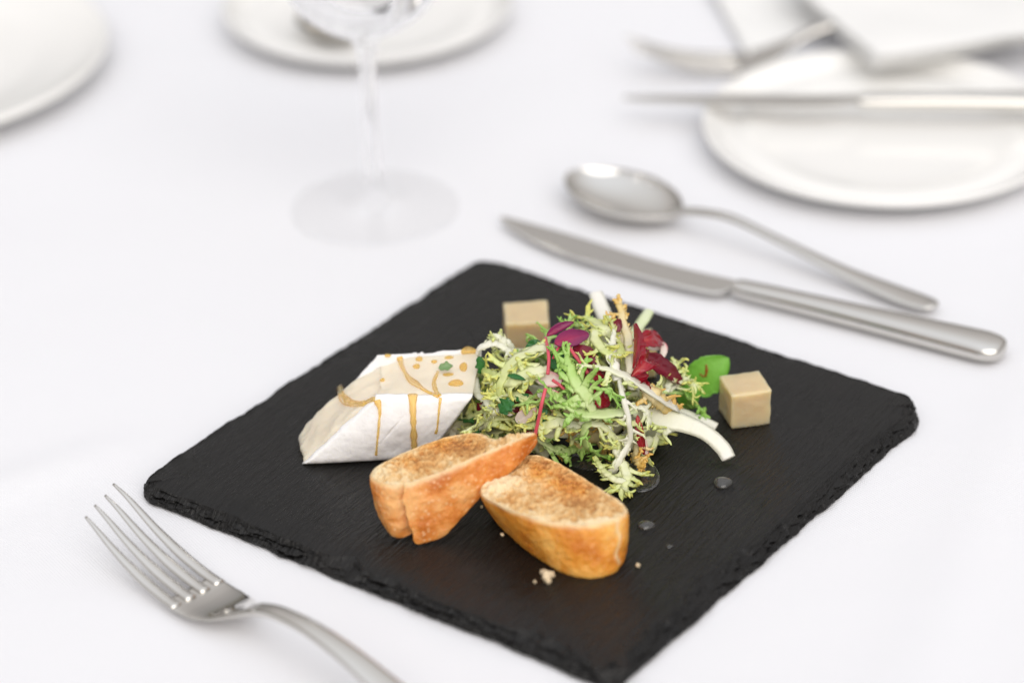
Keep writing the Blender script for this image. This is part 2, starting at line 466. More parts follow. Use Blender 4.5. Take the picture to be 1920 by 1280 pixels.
def build_spoon(ax, label, s0=0, bl=.063, bw_=.0205, depth=.0085, name='dessert_spoon', rim=.0112, zt=None):
    t = thing(name, ax.p(.05), label, 'spoon')
    nu, nv = 44, 36; V = []; Fc = []
    def hw(q):  # q 0 tip .. 1 neck: egg shape, broad part nearer the neck
        return bw_*(math.sin(math.pi*min(1, q**.93)))**.58*(.93+.14*q) if 0 < q < 1 else 0
    top = []; 
    for layer in (0, 1):
        for i in range(nu+1):
            q = .5-.5*math.cos(math.pi*i/nu); s = bl*q; w_ = max(hw(q), .0002)
            for j in range(nv+1):
                v = -1+2*j/nv; rr = (v*v)
                lon = 1-abs(2*q-1.06)**2.6
                dpt = depth*max(0, lon)**.7*(1-rr)**.75 if abs(v) < 1 else 0
                zr = rim-.0022*q+ .0008*(1-rr)*0
                z = zr-dpt-(.0011 if layer else 0)*(1 if abs(v) < 1 and 0 < i < nu else .5)
                V.append(ax.p(s0+s, v*w_, z))
    n = nv+1; m = (nu+1)*n
    for i in range(nu):
        for j in range(nv):
            a = i*n+j; Fc.append((a, a+1, a+n+1, a+n)); Fc.append((m+a, m+a+n, m+a+n+1, m+a+1))
    for i in range(nu):
        for j in (0, nv):
            a = i*n+j; Fc.append((a, a+n, m+a+n, m+a))
    mesh('bowl', V, Fc, M_STEEL, t)
    L = ax.L
    st = [(bl-.004, 0, rim-.0026, .0042, .0010), (bl+.002, 0, rim-.0014, .0031, .0016), (bl+.012, 0, .0122, .0027, .0018), (bl+.028, 0, .0140, .0027, .0017),
          (bl+.050, 0, .0112, .0029, .0014), (bl+.085, 0, .0058, .0044, .0013), (L-.022, 0, .0034, .0063, .0012), (L-.008, 0, .0030, .0062, .0011), (L-.002, 0, .0034, .0040, .001), (L, 0, .0036, .0008, .0004)]
    V, Fc = rod(ax, st, 24, 2.3, 90); mesh('handle', V, Fc, M_STEEL, t)
    return t
axs = Axis(W(1066, 322, .0112), W(1758, 574, .0035))
build_spoon(axs, 'silver dessert spoon lying bowl up beyond the nearer table knife')

def flat_prism(outline, z0, z1, inset=.0006, n=140):
    P_ = catmull([(p[0], p[1], 0) for p in outline], n, True); c = P_.mean(0); rings = []
    tg = np.roll(P_, -1, 0)-np.roll(P_, 1, 0); nr = np.stack([tg[:, 1], -tg[:, 0], 0*tg[:, 0]], 1); nr /= np.linalg.norm(nr, axis=1)[:, None]+1e-12
    if ((P_-c)*nr).sum() < 0: nr = -nr
    for z, i in ((z0, inset), (z0+.0003, 0), (z1-.0003, 0), (z1, inset)):
        r_ = P_-nr*i; r_[:, 2] = z; rings.append(r_)
    return loft(rings)

def build_knife(blade_px, zb, h0, h1, zh, label, name='table_knife', hw=(.0050, .0056, .0070, .0088, .0090), ht=(.0036, .0040, .0044, .0048, .0044), zend=None):
    zend = zend or zh
    ax = Axis(h0, h1); t = thing(name, ax.p(0), label, 'knife')
    V, Fc = flat_prism([W(x, y, zb(x) if callable(zb) else zb) for x, y in blade_px], 0, .0018)
    V = np.array(V); zz = V[:, 2].copy()
    for i in range(len(V)):
        # height of the blade follows the table or what it lies on
        s = (V[i]-ax.o)@ax.d; V[i, 2] = zz[i]+(zb if not callable(zb) else zh-.0012+ (zend-zh)*0+ s*(zend-zh)/ax.L)
    b = mesh('blade', V, Fc, M_STEEL, t); b.data.set_sharp_from_angle(angle=R(25))
    L = ax.L; fr = (0, .25, .55, .85, .94)
    st = [(-.004, 0, zh, .0028, .0020), (0.0, 0, zh, hw[0], ht[0]*.9)]
    for f_, a, c_ in zip(fr[1:], hw[1:], ht[1:]): st.append((L*f_, 0, zh+(zend-zh)*f_, a, c_))
    st += [(L*.985, 0, zend, hw[-1]*.68, ht[-1]*.75), (L, 0, zend, .001, .0008)]
    V, Fc = rod(ax, st, 26, 2.5, 90); mesh('handle', V, Fc, M_STEEL, t)
    return t
BL = [(940, 411), (985, 421), (1050, 439), (1110, 457), (1170, 476), (1240, 497), (1310, 515), (1385, 532), (1392, 540), (1372, 547), (1345, 554), (1310, 549), (1250, 535), (1190, 519), (1120, 500), (1050, 477), (990, 450), (950, 425)]
build_knife(BL, .0022, W(1393, 541, .005), W(1886, 658, .005), .0050, 'silver table knife lying flat between the slate and the dessert spoon')

# ------------------------------------------------------------ crockery and cutlery further off
pts = [(1327, 240), (1350, 297), (1406, 332), (1497, 364), (1590, 380), (1688, 385), (1790, 373), (1873, 348), (1333, 164)]
X = np.array([W(a, b, .0115)[:2] for a, b in pts]); A_ = np.c_[2*X, np.ones(len(X))]
s_, *_ = np.linalg.lstsq(A_, (X**2).sum(1), rcond=None); RS = float(np.sqrt(s_[2]+s_[:2]@s_[:2]))
PS = s_[:2]+np.array([.0028, .001])
print('side plate', PS, RS)
plate('side_plate', PS[0], PS[1], RS, .0115, 'small white bread plate at the far right with a knife across it', True)
pts = [(430, 45), (480, 75), (540, 97), (600, 108), (700, 112), (800, 95), (880, 65), (950, 30), (415, 15)]
X = np.array([W(a, b, .013)[:2] for a, b in pts]); A_ = np.c_[2*X, np.ones(len(X))]
s_, *_ = np.linalg.lstsq(A_, (X**2).sum(1), rcond=None); RB = float(np.sqrt(s_[2]+s_[:2]@s_[:2])); PB = s_[:2]
plate('saucer', PB[0], PB[1], RB, .013, 'white plate behind the wine glass with a spoon resting in it', True)
pts = [(200, 60), (190, 100), (150, 145), (100, 180), (50, 205), (0, 220), (195, 30)]
X = np.array([W(a, b, .014)[:2] for a, b in pts]); A_ = np.c_[2*X, np.ones(len(X))]
s_, *_ = np.linalg.lstsq(A_, (X**2).sum(1), rcond=None); RL = float(np.sqrt(s_[2]+s_[:2]@s_[:2])); PL = s_[:2]
plate('dinner_plate', PL[0], PL[1], RL, .014, 'white dinner plate cut off by the top left corner of the photo')

# knife across the side plate
kz = .0130
KB = [(1172, 186), (1260, 184), (1400, 183), (1520, 184), (1610, 184), (1628, 188), (1610, 196), (1560, 204), (1480, 206), (1380, 203), (1270, 197), (1190, 192)]
build_knife(KB, kz+.0002, W(1625, 190, kz+.003), W(2230, 192, kz+.003), kz+.003, 'silver knife resting across the small white bread plate', hw=(.0046, .0052, .0068, .0085, .0088))

# fork lying behind the side plate, tines to the left
fa = W(1176, 80, .0205); fb = W(1700, 30, .0165)
axk = Axis(W(1180, 78, .0205), W(1900, 62, .0040))
build_fork(axk, 'silver fork poking out from behind the small bread plate at the far right')

# spoon resting in the saucer, seen beside the stem of the glass
axq = Axis(W(642, 66, .014), W(440, -330, .030))
q = build_spoon(axq, 'silver spoon lying in the plate behind the wine glass', bl=.050, bw_=.0185, depth=.0080, name='table_spoon', rim=.0150)

# ------------------------------------------------------------ wine glass
gc = W(703, 388, .0015)
t = thing('wine_glass', (gc[0], gc[1], 0), 'clear stemmed wine glass standing behind the slate, its bowl cut off by the top edge', 'wine glass')
RF = .0385
foot = [(.0001, .0004), (RF*.5, .0004), (RF*.96, .0003), (RF, .0012), (RF*.97, .0020), (RF*.7, .0026), (RF*.4, .0040), (RF*.2, .0075), (.0052, .0125), (.0040, .018)]
foot = catmull([(a, b, 0) for a, b in foot], 60)[:, :2]; foot[:, 0] = np.maximum(foot[:, 0], .0001)
V, Fc = lathe(foot, (gc[0], gc[1], 0), 96); mesh('foot', V, [f[::-1] for f in Fc], M_GFOOT, t)
stem = catmull([(.0040, .018, 0), (.0036, .035, 0), (.0035, .055, 0), (.0040, .075, 0), (.0056, .084, 0)], 40)[:, :2]
V, Fc = lathe(stem, (gc[0], gc[1], 0), 48); mesh('stem', V, [f[::-1] for f in Fc], M_GLASS, t)
outer = [(.0056, .084), (.010, .0885), (.020, .094), (.031, .104), (.038, .120), (.0405, .140), (.039, .165), (.034, .20)]
inner = [(r-.0011, z) for r, z in outer[::-1][:-2]]+[(.008, .0915), (.0001, .0900)]
bowl = catmull([(a, b, 0) for a, b in outer], 60)[:, :2].tolist()+catmull([(a, b, 0) for a, b in inner], 50)[:, :2].tolist()
bowl = [(max(a, .0001), b) for a, b in bowl]
V, Fc = lathe(bowl, (gc[0], gc[1], 0), 96); mesh('bowl', V, [f[::-1] for f in Fc], M_GLASS, t)

# ------------------------------------------------------------ napkins at the far right
def napkin(name, corners, zs, th, label, seed, sag=.002, folds=2):
    """folded cloth: stacked layers inside a quadrilateral, edges rounded"""
    t_ = thing(name, sum(np.array(c) for c in corners)/4*np.array([1, 1, 0]), label, 'napkin')
    n = 36
    for l in range(folds):
        V = []; Fc = []
        for side in (1, 0):
            for j in range(n+1):
                for i in range(n+1):
                    u, v = i/n, j/n; sh = .0018*l
                    p = (corners[0]*(1-u)*(1-v)+corners[1]*u*(1-v)+corners[2]*u*v+corners[3]*(1-u)*v)
                    z = zs[0]*(1-u)*(1-v)+zs[1]*u*(1-v)+zs[2]*u*v+zs[3]*(1-u)*v
                    e = min(u, v, 1-u, 1-v)*n
                    k = .5*min(1, math.sqrt(e/3))*th
                    p = p+np.array([sh*(.5-u), sh*(.5-v), 0])
                    z = z+l*th*.95+.0016*noise.noise(Vector((p[0]*30, p[1]*30, seed)))+(k if side else -k)-sag*0
                    V.append((p[0], p[1], z))
        m = (n+1)**2
        for j in range(n):
            for i in range(n):
                a = j*(n+1)+i; Fc.append((a, a+1, a+n+2, a+n+1)); Fc.append((m+a, m+a+n+1, m+a+n+2, m+a+1))
        mesh('fold', V, Fc, M_NAPKIN, t_)
    return t_
napkin('napkin', [W(1640, 112, .022), W(1480, -5, .014), W(1640, -160, .012), W(2050, 60, .018)], [.0175, .0190, .0120, .0175], .0026, 'white napkin folded over the far rim of the small bread plate', 3, folds=3)
napkin('napkin', [W(1400, 96, .006), W(1315, -60, .006), W(1500, -110, .006), W(1560, 40, .006)], [.0025, .0025, .0025, .0025], .0022, 'white folded napkin lying on the cloth beyond the small bread plate', 8)

# ------------------------------------------------------------ cheese
M_PASTE = simple('brie_paste', lin(231, 219, 197), .30, sss=.45, sssr=(.006, .0045, .003), noise_s=90, noise_a=.045, bump=(160, .0012, .35))
M_RIND = simple('brie_rind', (.90, .885, .87, 1), .8, sss=.3, sssr=(.003, .003, .0025), noise_s=120, noise_a=.07, bump=(330, .0010, .5))
ZT = .0325
CA, CB = W(566, 869, .0064), W(800, 858, .0064)            # front bottom
CBb, CA2 = W(868, 800, .0064), W(549, 822, .0064)          # back bottom
CD, CC_ = W(704, 744, ZT), W(888, 741, ZT)                 # front top
CE, CCb = W(700, 669, ZT+.001), W(905, 658, ZT+.001)       # back top
cheese = thing('cheese_wedge', (CA+CB+CBb+CA2)/4*np.array([1, 1, 0])+np.array([0, 0, .0062]), 'slanting block of white-rinded soft cheese with amber syrup run over it', 'cheese')
def box_grid(c8, n=(56, 30, 26), disp=None):
    """c8: bottom A B C D then top A B C D (counter-clockwise from above); all six faces as grids, shared by position"""
    c8 = [np.array(c) for c in c8]; idx = {}; V = []; Fc = []
    def pt(u, v, w_):
        b = c8[0]*(1-u)*(1-v)+c8[1]*u*(1-v)+c8[2]*u*v+c8[3]*(1-u)*v
        t_ = c8[4]*(1-u)*(1-v)+c8[5]*u*(1-v)+c8[6]*u*v+c8[7]*(1-u)*v
        return b*(1-w_)+t_*w_
    nu, nv, nw = n
    def vid(i, j, k):
        key = (i, j, k)
        if key not in idx:
            u, v, w_ = i/nu, j/nv, k/nw
            p = pt(u, v, w_)
            if disp is not None: p = disp(p, u, v, w_)
            idx[key] = len(V); V.append(p)
        return idx[key]
    for i in range(nu):
        for j in range(nv):
            Fc.append((vid(i, j, 0), vid(i, j+1, 0), vid(i+1, j+1, 0), vid(i+1, j, 0)))
            Fc.append((vid(i, j, nw), vid(i+1, j, nw), vid(i+1, j+1, nw), vid(i, j+1, nw)))
    for i in range(nu):
        for k in range(nw):
            Fc.append((vid(i, 0, k), vid(i+1, 0, k), vid(i+1, 0, k+1), vid(i, 0, k+1)))
            Fc.append((vid(i, nv, k), vid(i, nv, k+1), vid(i+1, nv, k+1), vid(i+1, nv, k)))
    for j in range(nv):
        for k in range(nw):
            Fc.append((vid(0, j, k), vid(0, j, k+1), vid(0, j+1, k+1), vid(0, j+1, k)))
            Fc.append((vid(nu, j, k), vid(nu, j+1, k), vid(nu, j+1, k+1), vid(nu, j, k+1)))
    return V, Fc
cen_ch = (CA+CB+CBb+CA2+CD+CC_+CE+CCb)/8
def dch(p, u, v, w_):
    d = unit(p-cen_ch)
    e = min(u, 1-u)*30; f_ = min(w_, 1-w_)*14; g_ = min(v, 1-v)*16
    lo = sorted((e, f_, g_))[1]                              # closeness to an edge
    rnd = -.0012*max(0, 1-lo)**2
    bow = .0016*math.sin(math.pi*w_)*(1 if u < .01 else 0)
    sag = .0011*math.sin(u*5+v*3)*(w_ > .99)*math.sin(math.pi*v)
    ru = math.exp(-((u*.040)**2+((1-w_)*.030)**2)/.0085**2)*min(1, v*4)
    rnd -= .0030*ru
    k = .0006*fbm(p, 70, 4, 2)+.0010*fbm(p, 28, 2, 6)
    q = p+d*(rnd+k)+np.array([0, 0, sag])
    if w_ == 0: q[2] = .0064
    if u < .02:
        q = q+unit(CA-CB)*(.0016*fbm(p, 120, 3, 11)+bow)
    return q
V, Fc = box_grid([CA, CB, CBb, CA2, CD, CC_, CCb, CE], disp=dch)
paste = mesh('paste', V, Fc, M_PASTE, cheese); paste.data.set_sharp_from_angle(angle=R(50))
# rind: a furry skin 1.3 mm thick on the near and the far face
def rind(front):
    out = unit(np.cross(CB-CA, CD-CA)); out = out if out[1] < 0 else -out
    if not front: out = -out
    nu, nw = 90, 40; V = []; Fc = []
    for layer in (0, 1):
        for k in range(nw+1):
            for i in range(nu+1):
                u, w_ = i/nu, k/nw
                if not front: u = .035+.965*u
                if front: p = (CA*(1-u)+CB*u)*(1-w_)+(CD*(1-u)+CC_*u)*w_
                else: p = (CA2*(1-u)+CBb*u)*(1-w_)+(CE*(1-u)+CCb*u)*w_
                ed = min(u, 1-u)*26; et = min(w_*9, (1-w_)*16); e = min(ed, et, 1)
                hgt = (.0021*math.sqrt(max(e*(2-e), 0.02)) if layer == 0 else -.0012)
                hgt += (.0005*fbm(p, 40, 3, 4)+.00022*fbm(p, 210, 3, 8)) if layer == 0 else 0
                bulge = .0030*math.sin(math.pi*u)*math.sin(math.pi*w_**1.3) if layer == 0 and front else 0
                if not front and layer == 0: hgt *= .45
                crease = -.0006*math.exp(-((u-.42-.07*(1-w_))/.008)**2)*math.exp(-((w_-.55)/.16)**2) if front and layer == 0 else 0
                q = p+out*(hgt+bulge+crease)
                edge_n = .0006*fbm(p, 160, 3, 15)
                if k == nw: q = q+np.array([0, 0, .0007+edge_n])
                if i in (0, nu): q = q+unit(CB-CA)*edge_n*(1.2)
                if q[2] < .0063: q[2] = .0063
                V.append(q)
    n = nu+1; m = n*(nw+1)
    for k in range(nw):
        for i in range(nu):
            a = k*n+i; Fc.append((a, a+1, a+n+1, a+n)); Fc.append((m+a, m+a+n, m+a+n+1, m+a+1))
    for i in range(nu):
        a = i; Fc.append((a, m+a, m+a+1, a+1)); a = nw*n+i; Fc.append((a, a+1, m+a+1, m+a))
    for k in range(nw):
        a = k*n; Fc.append((a, a+n, m+a+n, m+a)); a = k*n+nu; Fc.append((a, m+a, m+a+n, a+n))
    return mesh('rind', V, Fc, M_RIND, cheese)
rinds = [rind(True), rind(False)]
# shreds of rind along the far top edge
rnd = random.Random(4)
V = []; Fc = []
for i in range(16):
    u = rnd.random()**.7; c = CE*(1-u)+CCb*u+np.array([0, 0, .0002]); r_ = .0005+.0007*rnd.random(); b = len(V)
    for (a, e) in ((0, -90), *[(k*60, -10) for k in range(6)], *[(k*60+30, 40) for k in range(6)], (0, 90)):
        d = np.array([math.cos(R(a))*math.cos(R(e)), math.sin(R(a))*math.cos(R(e)), math.sin(R(e))*.7]); V.append(c+d*r_*(.7+.6*rnd.random()))
    for k in range(6):
        k2 = (k+1) % 6
        Fc += [(b, b+1+k2, b+1+k), (b+1+k, b+1+k2, b+7+k), (b+1+k2, b+7+k2, b+7+k), (b+7+k, b+7+k2, b+13)]
tag(mesh('rind_crumbs', V, Fc, M_RIND, cheese), kind='stuff')

def bvh_of(objs):
    vs = []; fs = []
    for o in objs:
        b = len(vs); mw = o.matrix_world
        if o.parent: mw = Matrix.Translation(o.parent.location) @ o.matrix_parent_inverse
        vs += [mw @ v.co for v in o.data.vertices]; fs += [[b+i for i in p.vertices] for p in o.data.polygons]
    return BVHTree.FromPolygons(vs, fs)
CHB = bvh_of([paste]+rinds)
def hit(bv, x, y, zfall=.0063):
    d = Vector(FW*F+R2*(x-960)-U2*(y-640)).normalized()
    loc, nrm, i, dist = bv.ray_cast(Vector(CAM), d)
    if loc is None: return W(x, y, zfall), np.array([0, 0, 1.])
    return np.array(loc), np.array(nrm)
def drizzle(px, widths, bv, parent, h=.0007, n=60, name='syrup_trail', mat=None):
    P2 = catmull([(a, b, 0) for a, b in px], n); wd = np.interp(np.linspace(0, 1, n), np.linspace(0, 1, len(widths)), widths)
    pts_, nr = [], []
    for p in P2:
        a, b = hit(bv, p[0], p[1]); pts_.append(a); nr.append(b if b@(CAM-a) > 0 else -b)
    pts_ = np.array(pts_); nr = np.array(nr)
    for _ in range(10): nr[1:-1] = (nr[:-2]+nr[1:-1]*2+nr[2:])/4
    rings = []
    for i in range(n):
        tg = unit(pts_[min(i+1, n-1)]-pts_[max(i-1, 0)]); u = unit(nr[i]); s = unit(np.cross(tg, u))
        w_ = wd[i]*.86*(1+.35*noise.noise(Vector((i*.13, px[0][0], 0)))); a = np.linspace(0, math.pi, 9)
        top = [pts_[i]+s*math.cos(q)*w_+u*(math.sin(q)*h*min(1, w_/.0006)+.00008) for q in a]
        bot = [pts_[i]-s*w_*.5-u*.0002, pts_[i]+s*w_*.5-u*.0002]
        rings.append(np.array(top+bot))
    V, Fc = loft(rings)
    return mesh(name, V, Fc, mat or M_AMBER, parent)
def dome(px, py, rx, ry_, bv, parent, h, name='syrup_drop', mat=None):
    c, nn = hit(bv, px, py); nn = unit(nn if nn[2] > -.2 else -nn); a = unit(np.cross(nn, [0, 1, 0])); b = np.cross(nn, a)
    V = []; Fc = []; n = 28; m = 7
    for i in range(m):
        q = i/m*math.pi/2
        for j in range(n):
            t_ = 2*math.pi*j/n; k = 1+.05*math.sin(3*t_+px)
            V.append(c+a*rx*k*math.cos(q)*math.cos(t_)+b*ry_*k*math.cos(q)*math.sin(t_)+nn*(math.sin(q)*h+.00006))
    V.append(c+nn*(h+.00006)); top = len(V)-1
    for j in range(n): V.append(c+a*rx*.98*math.cos(2*math.pi*j/n)+b*ry_*.98*math.sin(2*math.pi*j/n)-nn*.0003)
    for i in range(m-1):
        for j in range(n): Fc.append((i*n+j, i*n+(j+1) % n, (i+1)*n+(j+1) % n, (i+1)*n+j))
    for j in range(n): Fc.append(((m-1)*n+j, (m-1)*n+(j+1) % n, top)); Fc.append((top+1+j, top+1+(j+1) % n, (j+1) % n, j))
    Fc.append(tuple(top+1+n-1-j for j in range(n)))
    return mesh(name, V, Fc, mat or M_AMBER, parent)
drizzle([(749, 668), (753, 685), (765, 707), (779, 719), (800, 734), (823, 743)], [.0013, .0012, .0009, .0013, .0022, .0010, .0009, .0011], CHB, cheese)
drizzle([(638, 727), (642, 744), (659, 756), (682, 757), (703, 748)], [.0012, .0019, .0022, .0019, .0016, .0010], CHB, cheese, .0012)
drizzle([(707, 750), (712, 768), (711, 790), (709, 812), (707, 832), (705, 852)], [.0015, .0010, .0006, .0005, .0006, .0004, .0006], CHB, cheese, .0006)
drizzle([(774, 741), (774, 760), (775, 790), (776, 820), (777, 846)], [.0024, .0016, .0014, .0014, .0014, .0015], CHB, cheese, .0008)
drizzle([(821, 697), (814, 715), (817, 732), (825, 743)], [.0007, .0009, .0011, .0010], CHB, cheese, .0005)
drizzle([(826, 746), (823, 770), (820, 800), (817, 812)], [.0007, .0005, .0004, .0008], CHB, cheese, .0004)
for (a, b, rx, ry_, h) in ((855, 719, .0030, .0024, .0013), (781, 687, .0014, .0018, .0006), (786, 673, .0014, .0016, .0006), (814, 678, .0012, .0012, .0004), (717, 712, .0010, .0012, .0003), (869, 688, .0016, .0030, .0007), (880, 660, .0034, .0022, .0010), (842, 670, .0018, .0012, .0004), (727, 666, .0013, .0012, .0005), (840, 722-20, .0022, .0012, .0003)):
    dome(a, b, rx, ry_, CHB, cheese, h)

# ------------------------------------------------------------ bread
def crust_mat(dark, lightc, mid, name, blister):
    m, t, b = new_mat(name)
    tc = t.nodes.new('ShaderNodeTexCoord')
    n = t.nodes.new('ShaderNodeTexNoise'); n.inputs['Scale'].default_value = 75; n.inputs['Detail'].default_value = 6; n.inputs['Roughness'].default_value = .6
    t.links.new(tc.outputs['Object'], n.inputs['Vector'])
    r = ramp(t, [(.36, dark), (.50, mid), (.63, lightc)]); t.links.new(n.outputs['Fac'], r.inputs[0])
    v = t.nodes.new('ShaderNodeTexVoronoi'); v.inputs['Scale'].default_value = 520
    t.links.new(tc.outputs['Object'], v.inputs['Vector'])
    n4 = t.nodes.new('ShaderNodeTexNoise'); n4.inputs['Scale'].default_value = 110; t.links.new(tc.outputs['Object'], n4.inputs['Vector'])
    mr = t.nodes.new('ShaderNodeMapRange'); mr.inputs['From Min'].default_value = .16; mr.inputs['From Max'].default_value = .40; mr.inputs['To Min'].default_value = 1; mr.inputs['To Max'].default_value = 0
    t.links.new(v.outputs['Distance'], mr.inputs['Value'])
    mu = t.nodes.new('ShaderNodeMath'); mu.operation = 'MULTIPLY'; m3 = t.nodes.new('ShaderNodeMapRange'); m3.inputs['From Min'].default_value = .42; m3.inputs['From Max'].default_value = .58; m3.inputs['To Max'].default_value = blister
    t.links.new(n4.outputs['Fac'], m3.inputs['Value']); t.links.new(mr.outputs[0], mu.inputs[0]); t.links.new(m3.outputs[0], mu.inputs[1])
    mx_ = t.nodes.new('ShaderNodeMix'); mx_.data_type = 'RGBA'; t.links.new(mu.outputs[0], mx_.inputs[0]); t.links.new(r.outputs[0], mx_.inputs[6]); mx_.inputs[7].default_value = lin(245, 200, 150)
    a = t.nodes.new('ShaderNodeAttribute'); a.attribute_name = 'rimness'
    m2 = t.nodes.new('ShaderNodeMix'); m2.data_type = 'RGBA'; t.links.new(a.outputs['Fac'], m2.inputs[0]); t.links.new(mx_.outputs[2], m2.inputs[6]); m2.inputs[7].default_value = lin(238, 208, 160)
    t.links.new(m2.outputs[2], b.inputs['Base Color'])
    b.inputs['Roughness'].default_value = .42
    b.inputs['Subsurface Weight'].default_value = .25; b.inputs['Subsurface Radius'].default_value = (.003, .0015, .0006); b.inputs['Subsurface Scale'].default_value = 1
    n2 = t.nodes.new('ShaderNodeTexNoise'); n2.inputs['Scale'].default_value = 380; n2.inputs['Detail'].default_value = 4
    t.links.new(tc.outputs['Object'], n2.inputs['Vector'])
    bp = t.nodes.new('ShaderNodeBump'); bp.inputs['Distance'].default_value = .0018; bp.inputs['Strength'].default_value = .6
    t.links.new(n2.outputs['Fac'], bp.inputs['Height']); t.links.new(bp.outputs[0], b.inputs['Normal'])
    return m
def crumb_mat():
    m, t, b = new_mat('toasted_crumb')
    tc = t.nodes.new('ShaderNodeTexCoord')
    n = t.nodes.new('ShaderNodeTexNoise'); n.inputs['Scale'].default_value = 85; n.inputs['Detail'].default_value = 8; n.inputs['Roughness'].default_value = .72
    t.links.new(tc.outputs['Object'], n.inputs['Vector'])
    r = ramp(t, [(.22, lin(150, 98, 50)), (.38, lin(202, 152, 92)), (.50, lin(228, 188, 130)), (.66, lin(246, 224, 182))])
    a = t.nodes.new('ShaderNodeAttribute'); a.attribute_name = 'crumb_tone'
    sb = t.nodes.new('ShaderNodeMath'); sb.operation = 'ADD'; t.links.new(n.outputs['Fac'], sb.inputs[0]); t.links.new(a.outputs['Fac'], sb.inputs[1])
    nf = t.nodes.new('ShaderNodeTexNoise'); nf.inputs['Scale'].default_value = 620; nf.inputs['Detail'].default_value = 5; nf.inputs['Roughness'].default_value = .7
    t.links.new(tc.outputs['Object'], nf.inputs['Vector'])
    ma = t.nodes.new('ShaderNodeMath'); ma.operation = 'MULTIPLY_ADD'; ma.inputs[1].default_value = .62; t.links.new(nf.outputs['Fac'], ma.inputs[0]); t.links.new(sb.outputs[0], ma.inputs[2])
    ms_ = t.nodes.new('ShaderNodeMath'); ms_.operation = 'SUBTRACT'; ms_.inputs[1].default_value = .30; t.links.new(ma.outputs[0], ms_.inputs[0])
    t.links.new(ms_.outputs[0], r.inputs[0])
    # patches soaked with syrup
    a2 = t.nodes.new('ShaderNodeAttribute'); a2.attribute_name = 'soak'
    mx_ = t.nodes.new('ShaderNodeMix'); mx_.data_type = 'RGBA'; mx_.blend_type = 'MULTIPLY'; t.links.new(a2.outputs['Fac'], mx_.inputs[0]); t.links.new(r.outputs[0], mx_.inputs[6]); mx_.inputs[7].default_value = (1.0, .70, .32, 1)
    t.links.new(mx_.outputs[2], b.inputs['Base Color'])
    rr = t.nodes.new('ShaderNodeMapRange'); rr.inputs['To Min'].default_value = .8; rr.inputs['To Max'].default_value = .28
    t.links.new(a2.outputs['Fac'], rr.inputs['Value']); t.links.new(rr.outputs[0], b.inputs['Roughness'])
    n2 = t.nodes.new('ShaderNodeTexNoise'); n2.inputs['Scale'].default_value = 620; n2.inputs['Detail'].default_value = 6
    t.links.new(tc.outputs['Object'], n2.inputs['Vector'])
    bp = t.nodes.new('ShaderNodeBump'); bp.inputs['Distance'].default_value = .0022; bp.inputs['Strength'].default_value = .8
    t.links.new(n2.outputs['Fac'], bp.inputs['Height']); t.links.new(bp.outputs[0], b.inputs['Normal'])
    return m
M_CRUMB = crumb_mat()
M_CRUST1 = crust_mat(lin(196, 108, 34), lin(238, 176, 108), lin(224, 142, 66), 'rusty_crust', .8)
M_CRUST2 = crust_mat(lin(208, 122, 32), lin(240, 182, 94), lin(230, 154, 56), 'golden_crust', .25)

